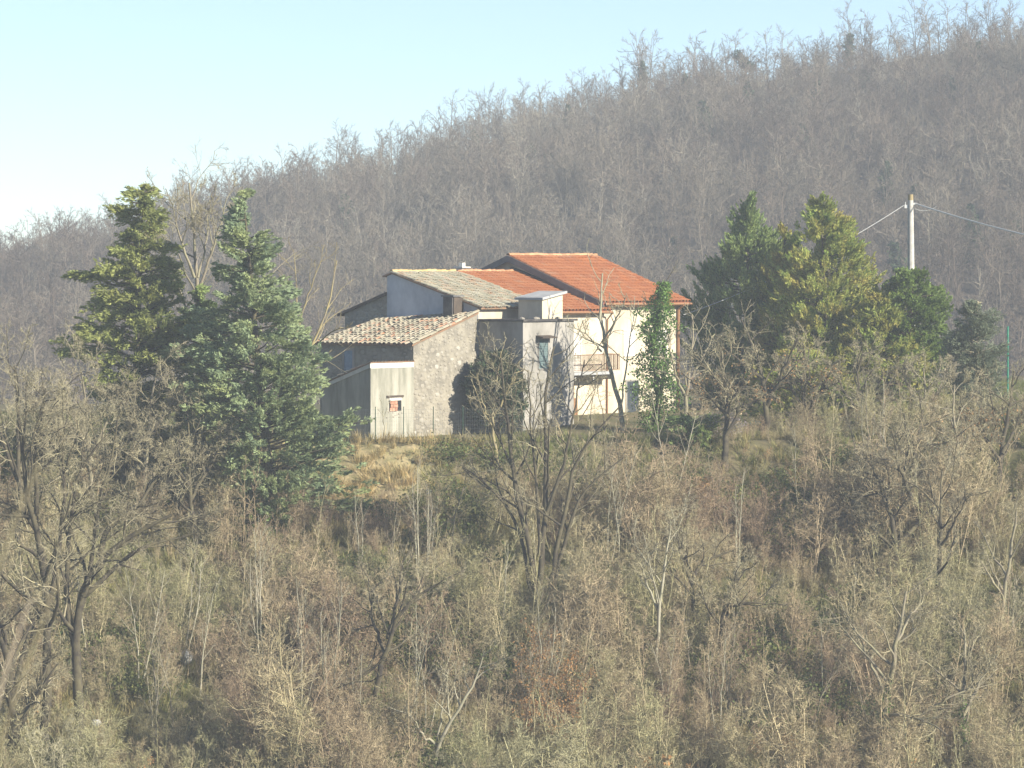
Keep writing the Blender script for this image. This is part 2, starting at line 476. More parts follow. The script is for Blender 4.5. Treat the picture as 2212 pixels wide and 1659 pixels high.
def lay_tiles(parent, meshes, corner, cols, rows, jitter=0.02, limit=300, mass_mat=None, seed=1, skip=None, ang=0.03):
    """corner(a, b) -> point of the roof plane; a 0..1 across, b 0..1 from the top down. Tiles become parts named tile; those past the limit, the farthest, join one mesh."""
    r_ = np.random.default_rng(seed)
    spots = []
    for i in range(cols):
        for j in range(rows):
            if skip and skip(i, j): continue
            a = (i + 0.5) / cols
            p0 = np.array(corner(a, j / rows)); p1 = np.array(corner(a, (j + 1) / rows))
            pa = np.array(corner(a + 0.01, j / rows))
            ex = p1 - p0; side = pa - p0
            nrm = np.cross(side, ex); nrm = nrm if nrm[2] > 0 else -nrm
            nrm = nrm / np.linalg.norm(nrm)
            ex = ex / np.linalg.norm(ex) + nrm * 0.045 + r_.normal(0, ang, 3)
            spots.append((p0 + r_.normal(0, jitter, 3) * np.array([1, 1, 0.35]), ex, nrm))
    spots.sort(key=lambda q: q[0][1])
    rest = []
    for n, (p, ex, nrm) in enumerate(spots):
        me = meshes[int(r_.integers(len(meshes)))]
        mw = frame(p, ex, nrm)
        if n < limit:
            o = bpy.data.objects.new('tile', me)
            link(o, parent)
            o.matrix_local = mw
        else:
            rest.append((me, mw))
    if rest:
        V, Fc = [], []
        for me, mw in rest:
            n0 = len(V)
            V += [tuple(mw @ v.co) for v in me.vertices]
            Fc += [tuple(n0 + i for i in p.vertices) for p in me.polygons]
        me2 = bpy.data.meshes.new('far_tiles'); me2.from_pydata(V, [], Fc); me2.materials.append(mass_mat); me2.update()
        o = bpy.data.objects.new('far_tiles', me2); link(o, parent); o['kind'] = 'stuff'


def ridge_row(parent, p0, p1, n, m, w=0.3, seed=3, name='ridge_tile', up=0.0):
    r_ = np.random.default_rng(seed)
    p0 = np.array(p0, dtype=float); p1 = np.array(p1, dtype=float)
    step = (p1 - p0) / n
    me = tile_mesh(name, w, float(np.linalg.norm(step)) * 1.12, w * 0.42, m, 5, seed)
    for i in range(n):
        o = bpy.data.objects.new(name, me); link(o, parent)
        o.matrix_local = frame(p0 + step * i + np.array([0, 0, up]) + r_.normal(0, 0.012, 3), step + r_.normal(0, 0.012, 3), (0, 0, 1))


def bilinear(A, B, C, D):
    """A top-left, B top-right, C bottom-right, D bottom-left"""
    A, B, C, D = (np.array(q, dtype=float) for q in (A, B, C, D))
    return lambda a, b: (A * (1 - a) + B * a) * (1 - b) + (D * (1 - a) + C * a) * b


def roof_slab(parent, q, th, m, name='roof'):
    """q: four top corners, counter-clockwise seen from above"""
    mb = MB()
    mb.hexa([(x, y, z - th) for x, y, z in q], q)
    return mb.build(name, m, parent)


def stone_mesh(seed, m):
    r_ = np.random.default_rng(seed)
    V = []
    k = 7
    for ring, (rr, h) in enumerate(((1.0, 0.0), (0.86, 0.6), (0.0, 0.85))):
        if rr == 0:
            V.append((r_.normal(0, 0.1), r_.normal(0, 0.1), 0.9)); continue
        for i in range(k):
            a = 2 * math.pi * i / k + r_.normal(0, 0.12)
            q = rr * r_.uniform(0.78, 1.08)
            V.append((math.cos(a) * q, math.sin(a) * q, h * r_.uniform(0.8, 1.1)))
    Fc = []
    for i in range(k):
        j = (i + 1) % k
        Fc.append((i, j, k + j, k + i)); Fc.append((k + i, k + j, 2 * k))
    me = bpy.data.meshes.new('stone'); me.from_pydata(V, [], Fc); me.materials.append(m); me.update()
    return me


STONES = [stone_mesh(s, M['stone']) for s in range(7)]


def lay_stones(parent, n, s0, s1, z0, z1, point, normal, right, seed, ok=lambda s, z: True, size=(0.10, 0.2), depth=0.035):
    r_ = np.random.default_rng(seed)
    placed, tries = [], 0
    normal = np.array(normal); right = np.array(right); upv = np.array([0, 0, 1.0])
    while len(placed) < n and tries < n * 40:
        tries += 1
        s = r_.uniform(s0, s1); z = r_.uniform(z0, z1)
        if not ok(s, z): continue
        w = r_.uniform(*size); h = w * r_.uniform(0.5, 0.85)
        if any(abs(s - a) < (w + b) * 0.92 and abs(z - c) < (h + d) * 0.92 for a, b, c, d in placed): continue
        placed.append((s, w, z, h))
        o = bpy.data.objects.new('stone', STONES[int(r_.integers(7))]); link(o, parent)
        p = np.array(point(s, z))
        d = depth * r_.uniform(0.5, 1.4)
        c = r_.normal(0, 0.12)
        rx = right * math.cos(c) + upv * math.sin(c); uy = np.cross(normal, rx)
        o.matrix_local = Matrix(((rx[0] * w, uy[0] * h, normal[0] * d, p[0]), (rx[1] * w, uy[1] * h, normal[1] * d, p[1]), (rx[2] * w, uy[2] * h, normal[2] * d, p[2]), (0, 0, 0, 1)))


def root(name, label, cat):
    return tag(empty(name, (0, 0, 0)), label, cat)


def window(parent, s0, s1, z0, z1, t, frame_m, leaf_m, name='window', slats=0, both=True, face='n', depth=0.05, w=0.06):
    """a framed window on a lit front (face n: coordinate s) or a shaded side (face u: coordinate t); its leaf a sub-part"""
    if face == 'n':
        Mx = lambda a, b, z: L(a, t + b, z)
    else:
        Mx = lambda a, b, z: L(t - b, a, z)
    mb = MB()
    for lo, hi in (((s0 - w, 0.004, z0 - w), (s0, depth, z1 + w)), ((s1, 0.004, z0 - w), (s1 + w, depth, z1 + w)), ((s0, 0.004, z1), (s1, depth - .003, z1 + w)), ((s0, 0.004, z0 - w), (s1, depth + .02, z0))):
        mb.box(lo, hi, Mx)
    fr = mb.build(name, frame_m, parent)
    n = 2 if both else 1
    for i in range(n):
        a = s0 + (s1 - s0) * i / n + 0.006; b = s0 + (s1 - s0) * (i + 1) / n - 0.006
        mb = MB()
        if slats:
            hs = (z1 - z0) / slats
            mb.box((a, 0.002, z0 + .002), (b, 0.012, z1 - .002), Mx)
            for j in range(slats):
                mb.hexa([Mx(a, .012, z0 + j * hs), Mx(b, .012, z0 + j * hs), Mx(b, .035, z0 + j * hs), Mx(a, .035, z0 + j * hs)],
                        [Mx(a, .012, z0 + (j + .8) * hs), Mx(b, .012, z0 + (j + .8) * hs), Mx(b, .016, z0 + (j + .8) * hs), Mx(a, .016, z0 + (j + .8) * hs)])
        else:
            mb.box((a, 0.002, z0 + .002), (b, 0.03, z1 - .002), Mx)
        mb.build('shutter' if slats else 'pane', leaf_m, fr)
    return fr


# --- stone outbuilding
shed = root('stone_outbuilding', 'rubble stone outbuilding with low roof of lichen-covered barrel tiles', 'outbuilding')
ZE = 4.95


def shed_top(s):
    return ZE + s * 0.30


mb = MB()
mb.prism([(0, 0), (5.5, 0), (5.5, -6.6), (0, -6.6)], -1.2, [ZE - .02, shed_top(5.5) - .02, shed_top(5.5) - .3, ZE - .02], L)
w_ = mb.build('wall', M['mortar'], shed)
lay_stones(w_, 299, 0.1, 5.45, 0.2, 6.2, lambda s, z: L(s, 0.0, z), N3, U3, 5, ok=lambda s, z: z < shed_top(s) - 0.25 and not (s > 4.9 and z > 6.0), size=(.07, .21))
lay_stones(w_, 50, -6.3, -0.15, 3.9, 4.8, lambda s, z: L(0.0, s, z), -U3, N3, 6, ok=lambda s, z: not (-5.2 < s < -3.6))
# roof bed, tiles
RA, RB, RC, RD = L(5.35, -7.0, ZE + 1.22), L(5.45, 0.12, ZE + 1.66), L(-0.25, 0.12, ZE - 0.03), L(-0.25, -6.95, ZE - 0.03)
rf = roof_slab(shed, [RD, RC, RB, RA], 0.09, M['roof_bed'])
shed_tiles = [tile_mesh('tile', 0.25, 0.50, 0.085, M['old_tile'], 5, s) for s in range(4)]
lay_tiles(rf, shed_tiles, bilinear(tuple(np.array(RA) + [0, 0, .01]), tuple(np.array(RB) + [0, 0, .01]), tuple(np.array(RC) + [0, 0, .01]), tuple(np.array(RD) + [0, 0, .01])), 21, 14, 0.016, seed=11, ang=0.028)
ridge_row(rf, np.array(RB) + [0, 0, .06], np.array(RC) + [0, 0, .06], 11, M['old_tile'], 0.26, 5, 'verge_tile')
# window on the shaded side with pale jamb
window(shed, -4.85, -4.25, 3.35, 4.55, 0.0, M['grey_plaster'], M['shutter_blue'], face='u', both=False, w=0.14)
# chimney stack standing on the roof
mb = MB()
mb.box((4.72, -1.78, 5.7), (5.553, -1.02, 7.42), L)
ch = mb.build('chimney', M['timber'], shed)
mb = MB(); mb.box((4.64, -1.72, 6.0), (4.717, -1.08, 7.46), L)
mb.build('dark_face', M['bitumen'], ch)  # near-black panel covering the left face of the stack
mb = MB(); mb.box((4.60, -1.84, 7.46), (5.55, -0.96, 7.54), L)
mb.build('chimney_cap', M['fascia'], ch)

# --- lean-to annex in front of it
annex = root('plaster_annex', 'stained plaster lean-to annex with small half-bricked opening', 'annex')
SAx = -3.57
mb = MB()
mb.prism([(SAx, 0.02), (-0.01, 0.02), (-0.01, -3.4), (SAx, -3.4)], -1.5, [3.98, 3.98, 2.75, 2.75], L)
w_ = mb.build('wall', M['stained'], annex)
mb = MB()
mb.prism([(SAx - .04, .045), (-0.012, .045), (-0.012, .023), (SAx - .04, .023)], 3.72, [4.0] * 4, L)
mb.build('fascia_board', M['white_trim'], annex)
mb = MB()
mb.hexa([L(SAx - .06, -3.6, 2.5), L(SAx - .002, -3.6, 2.5), L(SAx - .002, .05, 3.78), L(SAx - .06, .05, 3.78)],
        [L(SAx - .06, -3.6, 2.72), L(SAx - .002, -3.6, 2.72), L(SAx - .002, .05, 4.0), L(SAx - .06, .05, 4.0)])
mb.build('verge_board', M['white_trim'], annex)
q = [L(SAx - .1, -3.6, 2.74), L(SAx - .1, .1, 4.06), L(-.012, .1, 4.06), L(-.012, -3.6, 2.74)]
rf = roof_slab(annex, q, 0.05, M['roof_bed'])
an_tiles = [tile_mesh('tile', 0.2, 0.5, 0.07, M['old_tile'], 4, s) for s in range(2)]
cf = bilinear(np.array(q[3]) + [0, 0, .01], np.array(q[0]) + [0, 0, .01], np.array(q[1]) + [0, 0, .01], np.array(q[2]) + [0, 0, .01])
lay_tiles(rf, an_tiles, lambda a, b: cf(a, 1 - b), 15, 8, 0.015, seed=12)
# half-bricked opening: dark recess, lintel, bricks, crumbled edge
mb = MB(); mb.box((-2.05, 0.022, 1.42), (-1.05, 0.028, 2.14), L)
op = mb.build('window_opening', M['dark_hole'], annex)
mb = MB(); mb.box((-2.28, 0.022, 2.14), (-0.92, 0.10, 2.25), L); mb.build('lintel', M['timber'], op)
mb = MB(); mb.box((-2.05, .03, 1.98), (-1.05, .06, 2.14), L); mb.build('sill_patch', M['white_trim'], op)
for r_i in range(3):
    for c_i in range(3):
        mb = MB()
        x0 = -2.03 + c_i * 0.205 + 0.05 * (r_i % 2)
        mb.box((x0, .03, 1.42 + r_i * .185), (x0 + .19, .075 + .01 * ((r_i + c_i) % 3), 1.42 + r_i * .185 + .165), L)
        mb.build('brick', M['brick'], op)
lay_stones(annex, 9, -2.25, -0.95, 1.05, 1.4, lambda s, z: L(s, 0.02, z), N3, U3, 21, size=(.05, .1))

# --- old farmhouse with the mossy roof
old = root('old_farmhouse', 'old farmhouse with blue-grey gable wall and mossy weathered tile roof', 'house')
SO, SM = 5.56, 11.2
TR, ZR, ZEO = -6.1, 8.80, 6.86
mb = MB()
mb.prism([(SO, -0.02), (SM, -0.02), (SM, -6.5), (SO, -6.5)], -0.5, [ZEO - .02, ZEO - .02, 8.60, 8.60], L)
# a true gable line: replace by a five-sided block
mb = MB()
slope = (ZR - ZEO) / (0.3 - TR)
zf = lambda t: ZEO + (0.3 - t) * slope
for_pts = [(-0.02, zf(-0.02) - .10), (TR, ZR - .10), (-6.5, ZR - .22)]
n0 = len(mb.v)
prof = [(-0.02, -0.5)] + for_pts + [(-6.5, -0.5)]
for s in (SO, SM):
    mb.v += [L(s, t, z) for t, z in prof]
k = len(prof)
mb.f.append(tuple(range(k - 1, -1, -1))); mb.f.append(tuple(range(k, 2 * k)))
for i in range(k):
    j = (i + 1) % k
    mb.f.append((i, j, k + j, k + i))
mb.build('wall', M['blue_plaster'], old)
mb = MB(); mb.box((SO + .05, -0.018, 6.0), (SM, 0.0, 6.78), L); mb.build('front_wall', M['cream'], old)
q = [L(SO - .12, .3, ZEO), L(SM, .3, ZEO), L(SM, TR, ZR), L(SO - .12, TR, ZR)]
rf = roof_slab(old, q, 0.09, M['roof_bed'])
ot = [tile_mesh('tile', 0.25, 0.56, 0.09, M['mossy_tile'], 5, s + 10) for s in range(4)]
lay_tiles(rf, ot, bilinear(np.array(q[3]) + [0, 0, .01], np.array(q[2]) + [0, 0, .01], np.array(q[1]) + [0, 0, .01], np.array(q[0]) + [0, 0, .01]), 18, 16, 0.022, seed=14, ang=0.03)
q2 = [L(SO - .12, TR - .02, ZR), L(SM, TR - .02, ZR), L(SM, -6.75, ZR - .2), L(SO - .12, -6.75, ZR - .2)]
roof_slab(old, q2, 0.08, M['roof_bed'], 'back_roof')
ridge_row(rf, L(SO - .1, TR, ZR + .03), L(SM - .2, TR, ZR + .03), 13, M['yellow_ridge'], 0.3, 7)
# verge tiles along the join with the red roof
ridge_row(rf, L(SM - .05, TR + .3, ZR - .04), L(SM - .05, .25, ZEO + .06), 13, M['mossy_tile'], 0.24, 8, 'verge_tile')
# lower back wing
mb = MB()
bs = SO + .12
prof = [(-6.51, -0.5), (-6.51, 7.62), (-9.7, 6.55), (-9.7, -0.5)]
for s in (bs, 10.5):
    mb.v += [L(s, t, z) for t, z in prof]
mb.f += [(3, 2, 1, 0), (4, 5, 6, 7), (0, 1, 5, 4), (1, 2, 6, 5), (2, 3, 7, 6), (3, 0, 4, 7)]
bw = mb.build('back_wing', M['mortar'], old)
lay_stones(bw, 40, -9.6, -6.6, 5.9, 7.3, lambda s, z: L(bs, s, z), -U3, N3, 9, ok=lambda t, z: z < 7.5 + (t + 6.5) * .335 - .2)
roof_slab(old, [L(bs - .2, -10.1, 6.46), L(bs - .2, -6.53, 7.70), L(10.5, -6.53, 7.70), L(10.5, -10.1, 6.46)], 0.14, M['timber'], 'back_wing_roof')

# --- terrace block with flat roof and stair head
ter = root('terrace_block', 'grey plaster flat-roofed block with dark roof edge and teal shutter', 'building')
mb = MB(); mb.box((5.57, -0.015, -1.0), (10.15, 3.1, 6.12), L)
mb.build('wall', M['grey_plaster'], ter)
mb = MB(); mb.box((5.47, 0.003, 6.121), (10.35, 3.22, 6.24), L)
mb.build('roof_slab', M['bitumen'], ter)
window(ter, 6.95, 7.75, 3.55, 5.15, 3.1, M['grey_plaster'], M['shutter_teal'], slats=12)
mb = MB(); mb.hexa([L(6.7, 3.102, 5.28), L(8.0, 3.102, 5.28), L(8.0, 3.62, 5.2), L(6.7, 3.62, 5.2)], [L(6.7, 3.102, 5.36), L(8.0, 3.102, 5.36), L(8.0, 3.62, 5.26), L(6.7, 3.62, 5.26)])
mb.build('window_canopy', M['timber'], ter)
mb = MB(); mb.prism([(8.0, 2.55), (9.85, 2.55), (9.85, .9), (8.0, .9)], 6.24, [7.32, 7.62, 7.62, 7.32], L)
sh = mb.build('stair_head', M['cream'], ter)
mb = MB()
mb.hexa([L(7.82, 2.72, 7.28), L(10.05, 2.72, 7.64), L(10.05, .75, 7.64), L(7.82, .75, 7.28)], [L(7.82, 2.72, 7.41), L(10.05, 2.72, 7.77), L(10.05, .75, 7.77), L(7.82, .75, 7.41)])
mb.build('stair_head_slab', M['slab'], sh)
rr = np.random.default_rng(40)
for s, t in ((7.2, 2.7), (7.6, 2.5), (8.9, 2.9), (6.4, 2.4)):
    o = bpy.data.objects.new('rubble_stone', STONES[int(rr.integers(7))]); link(o, ter)
    o.location = L(s, t, 6.24); o.scale = (.16, .12, .14)

# --- white farmhouse: a middle wing and a taller main block, red roofs
house = root('white_farmhouse', 'cream rendered farmhouse with new red tile roofs and iron balcony', 'house')
ZEM = 6.62
mb = MB()
slm = (ZR - ZEM) / (0.5 - TR)
zm = lambda t: ZEM + (0.5 - t) * slm
prof = [(0.1, -0.5), (0.1, zm(0.1) - .12), (TR, ZR - .12), (-12.2, ZEM), (-12.2, -0.5)]
for s in (SM + .005, 16.92):
    mb.v += [L(s, t, z) for t, z in prof]
k = len(prof)
mb.f.append(tuple(range(k - 1, -1, -1))); mb.f.append(tuple(range(k, 2 * k)))
for i in range(k):
    j = (i + 1) % k
    mb.f.append((i, j, k + j, k + i))
mb.build('middle_wall', M['cream'], house)
q = [L(SM + .003, .5, ZEM), L(17.15, .5, ZEM), L(17.15, TR, ZR), L(SM + .003, TR, ZR)]
rfm = roof_slab(house, q, 0.1, M['red_bed'], 'middle_roof')
rt = [tile_mesh('tile', 0.31, 0.54, 0.11, M['red_tile'], 5, s + 20) for s in range(3)]
lay_tiles(rfm, rt, bilinear(np.array(q[3]) + [0, 0, .01], np.array(q[2]) + [0, 0, .01], np.array(q[1]) + [0, 0, .01], np.array(q[0]) + [0, 0, .01]), 18, 16, 0.004, seed=15, ang=0.006)
roof_slab(house, [L(SM + .003, TR - .01, ZR), L(16.9, TR - .01, ZR), L(16.9, -12.6, ZEM - .05), L(SM + .003, -12.6, ZEM - .05)], 0.1, M['red_bed'], 'middle_back_roof')
ridge_row(rfm, L(SM + .1, TR, ZR + .03), L(16.8, TR, ZR + .03), 13, M['ridge_tile'], 0.3, 9)
# eave board and gutter of the middle wing
mb = MB(); mb.hexa([L(11.3, .1, 6.50), L(17.15, .1, 6.50), L(17.15, .53, 6.44), L(11.3, .53, 6.44)], [L(11.3, .1, 6.515), L(17.15, .1, 6.515), L(17.15, .53, 6.515), L(11.3, .53, 6.515)])
mb.build('eave_board', M['brown_wood'], house)
# small pale vent on the ridge
mb = MB(); mb.box((12.0, TR - .55, 8.5), (12.45, TR - .2, 9.05), L); mb.box((11.85, TR - .7, 9.05), (12.6, TR - .05, 9.12), L); mb.box((12.1, TR - .5, 9.12), (12.35, TR - .25, 9.34), L)
mb.build('chimney', M['white_trim'], house)

# main block
S1, S2, TRR, ZRR, ZER = 16.93, 24.55, -6.5, 9.75, 7.06
slr = (ZRR - ZER) / (0.4 - TRR)
zr_ = lambda t: ZER + (0.4 - t) * slr
mb = MB()
TB = -13.0
prof = [(0.0, -0.5), (0.0, zr_(0) - .14), (TRR, ZRR - .14), (TB, zr_(0) - .14), (TB, -0.5)]
for s in (S1, S2):
    mb.v += [L(s, t, z) for t, z in prof]
k = len(prof)
mb.f.append(tuple(range(k - 1, -1, -1))); mb.f.append(tuple(range(k, 2 * k)))
for i in range(k):
    j = (i + 1) % k
    mb.f.append((i, j, k + j, k + i))
mb.build('wall', M['cream'], house)
q = [L(16.5, .4, ZER), L(25.05, .4, ZER), L(25.05, TRR, ZRR), L(16.5, TRR, ZRR)]
rf = roof_slab(house, q, 0.13, M['red_bed'])
lay_tiles(rf, rt, bilinear(np.array(q[3]) + [0, 0, .01], np.array(q[2]) + [0, 0, .01], np.array(q[1]) + [0, 0, .01], np.array(q[0]) + [0, 0, .01]), 26, 16, 0.004, limit=299, mass_mat=M['red_tile_mass'], seed=16, ang=0.006)
roof_slab(house, [L(16.5, TRR - .01, ZRR), L(25.05, TRR - .01, ZRR), L(25.05, TB - .4, ZER), L(16.5, TB - .4, ZER)], 0.13, M['red_bed'], 'back_roof')
ridge_row(rf, L(16.55, TRR, ZRR + .04), L(25.0, TRR, ZRR + .04), 19, M['ridge_tile'], 0.32, 10)
# dark verge boards on the left gable
for (ta, za, tb, zb) in ((.42, ZER, TRR, ZRR), (TB - .4, ZER, TRR, ZRR)):
    mb = MB()
    mb.hexa([L(16.44, ta, za - .34), L(16.497, ta, za - .34), L(16.497, tb, zb - .34), L(16.44, tb, zb - .34)], [L(16.44, ta, za + .03), L(16.497, ta, za + .03), L(16.497, tb, zb + .03), L(16.44, tb, zb + .03)])
    mb.build('verge_board', M['fascia'], house)
    mb = MB()
    mb.hexa([L(16.497, ta, za - .20), L(16.925, ta, za - .20), L(16.925, tb, zb - .20), L(16.497, tb, zb - .20)], [L(16.497, ta, za - .132), L(16.925, ta, za - .132), L(16.925, tb, zb - .132), L(16.497, tb, zb - .132)])
    mb.build('soffit', M['timber'], house)
# dark flashing where the middle roof meets the gable
mb = MB()
mb.hexa([L(16.70, .3, zm(.3) + .02), L(16.925, .3, zm(.3) + .02), L(16.925, TRR, zm(TRR) - .06), L(16.70, TRR, zm(TRR) - .06)], [L(16.70, .3, zm(.3) + .26), L(16.925, .3, zm(.3) + .30), L(16.925, TRR, zm(TRR) + .20), L(16.70, TRR, zm(TRR) + .16)])
mb.build('flashing', M['fascia'], house)
mb = MB(); mb.hexa([L(16.95, .003, 6.90), L(25.05, .003, 6.90), L(25.05, .43, 6.84), L(16.95, .43, 6.84)], [L(16.95, .003, 6.925), L(25.05, .003, 6.925), L(25.05, .43, 6.925), L(16.95, .43, 6.925)])
mb.build('eave_board', M['brown_wood'], house)
mb = MB(); mb.tube([L(16.6, .5, 6.98), L(25.1, .5, 6.95)], [.07, .07], 8); mb.build('gutter', M['pipe'], house)
mb = MB(); mb.tube([L(11.6, .58, 6.55), L(17.2, .58, 6.52), L(17.3, .4, 6.4), L(17.32, .1, 6.1), L(17.32, .08, 0.2)], [.06, .06, .055, .05, .05], 8); mb.build('downpipe', M['pipe'], house)
mb = MB(); mb.tube([L(24.3, .48, 6.9), L(24.3, .12, 6.6), L(24.3, .1, 0.2)], [.09, .09, .09], 8); mb.build('downpipe', M['pipe'], house)
# balcony
mb = MB(); mb.box((12.5, .103, 3.02), (16.88, 1.35, 3.18), L)
bal = mb.build('balcony', M['slab'], house)
mb = MB()
mb.box((12.52, 1.28, 4.12), (16.86, 1.325, 4.17), L); mb.box((12.52, 1.285, 3.26), (16.86, 1.32, 3.29), L)
for s in (12.52, 16.82):
    mb.box((s, .105, 4.122), (s + .04, 1.28, 4.168), L); mb.box((s, .105, 3.262), (s + .04, 1.28, 3.288), L)
mb.build('handrail', M['iron'], bal)
bm_ = MB(); bm_.box((-.012, -.012, 0), (.012, .012, .83)); bme = bm_.mesh('baluster', M['iron'])
for i in range(37):
    o = bpy.data.objects.new('baluster', bme); link(o, bal); o.location = L(12.6 + i * .1175, 1.303, 3.29); o.rotation_euler.z = ANG
for s in (12.54, 16.84):
    for i in range(8):
        o = bpy.data.objects.new('baluster', bme); link(o, bal); o.location = L(s, .22 + i * .135, 3.29); o.rotation_euler.z = ANG
for s in (12.9, 14.6, 16.4):
    mb = MB(); mb.prism([(s, .103), (s + .12, .103), (s + .12, 1.1), (s, 1.1)], 2.72, [3.02, 3.02, 3.02, 3.02], L); mb.build('bracket', M['slab'], bal)
# openings
window(house, 13.7, 14.7, 3.2, 5.3, .1, M['white_trim'], M['white_trim'], 'balcony_door', slats=14)
window(house, 12.7, 14.05, 1.75, 2.55, .1, M['brown_wood'], M['brown_wood'], 'window', slats=6)
window(house, 13.5, 14.35, 0.15, 1.62, .1, M['brown_wood'], M['brown_wood'], 'door', both=False)
window(house, 19.0, 20.0, 4.0, 5.4, 0.0, M['white_trim'], M['white_trim'], 'window', slats=10)
window(house, 22.2, 23.2, 4.0, 5.4, 0.0, M['white_trim'], M['white_trim'], 'window', slats=10)
window(house, 19.3, 20.4, 0.5, 2.5, 0.0, M['grey_plaster'], M['glass'], 'door', w=0.1)
#=TREES=
# ------------------------------------------------------------------ growing plants
def polyline(ctrl, n):
    """smooth polyline of n points through control points"""
    c = np.array(ctrl, dtype=float)
    d = np.concatenate([[0], np.cumsum(np.linalg.norm(np.diff(c, axis=0), axis=1))])
    u = np.linspace(0, d[-1], n)
    out = np.stack([np.interp(u, d, c[:, i]) for i in range(3)], -1)
    for _ in range(2):
        out[1:-1] = 0.25 * out[:-2] + 0.5 * out[1:-1] + 0.25 * out[2:]
    return out


def children(P, Rr, m, t0, lr, ang, n, r, wander, up, rad_ratio=0.6, tip=0.25, minrad=0.0, lmin=0.0, taper_len=0.55):
    """m child branches on each parent polyline (B,k,3)"""
    B, k, _ = P.shape
    if B == 0: return np.zeros((0, n, 3)), np.zeros((0, n))
    plen = np.linalg.norm(np.diff(P, axis=1), axis=2).sum(1)
    u = t0 + (1 - t0) * (np.arange(m)[None, :] + r.uniform(0, 1, (B, m))) / m
    u = np.clip(u, 0, 0.995)
    f = u * (k - 1)
    i = np.minimum(f.astype(int), k - 2)
    w = (f - i)[..., None]
    bi = np.arange(B)[:, None]
    start = P[bi, i] * (1 - w) + P[bi, i + 1] * w
    tan = unit(P[bi, i + 1] - P[bi, i])
    rad = (Rr[bi, i] * (1 - w[..., 0]) + Rr[bi, i + 1] * w[..., 0])
    rv = unit(r.normal(0, 1, (B, m, 3)))
    perp = unit(rv - (rv * tan).sum(-1, keepdims=True) * tan)
    a = R(1) * (ang + r.normal(0, ang * 0.25, (B, m)))[..., None]
    d = unit(tan * np.cos(a) + perp * np.sin(a))
    ln = np.maximum(plen[:, None] * lr * (1 - taper_len * u) * r.uniform(0.65, 1.25, (B, m)), lmin)
    start = start.reshape(-1, 3); d = d.reshape(-1, 3); ln = ln.reshape(-1); rad = np.maximum(rad.reshape(-1) * rad_ratio, minrad)
    pts = [start]
    for j in range(n - 1):
        d = unit(d + r.normal(0, wander, d.shape) + np.array([0, 0, up]))
        pts.append(pts[-1] + d * (ln / (n - 1))[:, None])
    pts = np.stack(pts, 1)
    taper = np.linspace(1, tip, n)[None, :]
    return pts, np.maximum(rad[:, None] * taper, minrad * 0.7)


def bare(stems, radii, seed, spec, sides=(7, 5, 3, 3, 3)):
    """stems: list of (n,3) arrays; spec: per level (m, t0, len ratio, angle, n, wander, up, minrad). Returns (wood V,Q), (twig V,Q), twig end points"""
    r = np.random.default_rng(seed)
    n = len(stems[0])
    P = np.stack(stems); Rr = np.stack([np.linspace(1, 0.22, n) ** 0.9 * a for a in radii])
    wood, twig = [tubes(P, Rr, sides[0])], []
    for lv, (m, t0, lr, ang, nn, wander, up, mr) in enumerate(spec):
        P, Rr = children(P, Rr, m, t0, lr, ang, nn, r, wander, up, minrad=mr, rad_ratio=0.62)
        last = lv == len(spec) - 1
        (wood if lv == 0 else twig).append(ribbons(P, Rr, r) if last else tubes(P, Rr, sides[min(lv + 1, len(sides) - 1)]))
    return merge(wood), merge(twig), P


SPEC_OAK = [(9, .30, .55, 48, 7, .18, .05, .028), (7, .2, .55, 46, 5, .24, .03, .014), (7, .15, .55, 44, 4, .28, .02, .009), (4, .05, .95, 40, 3, .25, .02, .0075)]
SPEC_OPEN = [(7, .35, .6, 44, 7, .16, .06, .026), (6, .25, .5, 44, 5, .22, .05, .013), (6, .15, .5, 42, 4, .25, .03, .009), (6, .05, .9, 38, 3, .22, .03, .0065)]
SPEC_THIN = [(6, .35, .5, 44, 7, .16, .06, .026), (4, .25, .5, 44, 5, .22, .05, .013), (3, .15, .55, 42, 3, .25, .03, .009)]
SPEC_SAP = [(9, .35, .30, 34, 5, .1, .10, .012), (5, .2, .5, 38, 4, .16, .06, .007), (4, .15, .55, 36, 3, .2, .04, .005)]
SPEC_FAR = [(14, .25, .46, 52, 5, .16, .07, .035), (7, .15, .5, 44, 4, .22, .05, .022), (5, .1, .55, 42, 3, .25, .03, .016)]


def leaf_quads(C, D, ln, wd, r, fold=0.0):
    """quads centred at C (N,3), long axis D; random roll"""
    N = len(C)
    D = unit(D)
    rv = unit(r.normal(0, 1, (N, 3)))
    W = unit(np.cross(D, rv))
    ln = ln * r.uniform(0.6, 1.3, (N, 1)); wd = wd * r.uniform(0.6, 1.3, (N, 1))
    V = np.stack([C - D * ln / 2, C + W * wd / 2, C + D * ln / 2, C - W * wd / 2], 1).reshape(-1, 3)
    Q = np.arange(N * 4).reshape(N, 4)
    return V, Q


def plant(name, label, cat, base, parts, group=None):
    """an empty at the base, one child per part: (name, V, Q, material)"""
    o = tag(empty(name, tuple(base)), label, cat, group)
    for pn, (V, Q), m in parts:
        me = mesh_np(pn, V - np.asarray(base), Q, mat=m)
        link(bpy.data.objects.new(pn, me), o)
    return o


def stems_px(lines, Y, seed, n=12, depth=1.2):
    """stems given as picture rows and columns of the tree's own plane; each wanders in depth as it rises"""
    r = np.random.default_rng(seed)
    out = []
    for ln in lines:
        c = np.array([at(px, py, Y) for px, py in ln])
        d = r.normal(0, depth)
        c[:, 1] += np.linspace(0, d, len(c)) + np.concatenate([[0], r.normal(0, 0.15, len(c) - 1)])
        P = polyline(c, n)
        P[1:] += r.normal(0, 0.035, P[1:].shape)
        out.append(P)
    return out


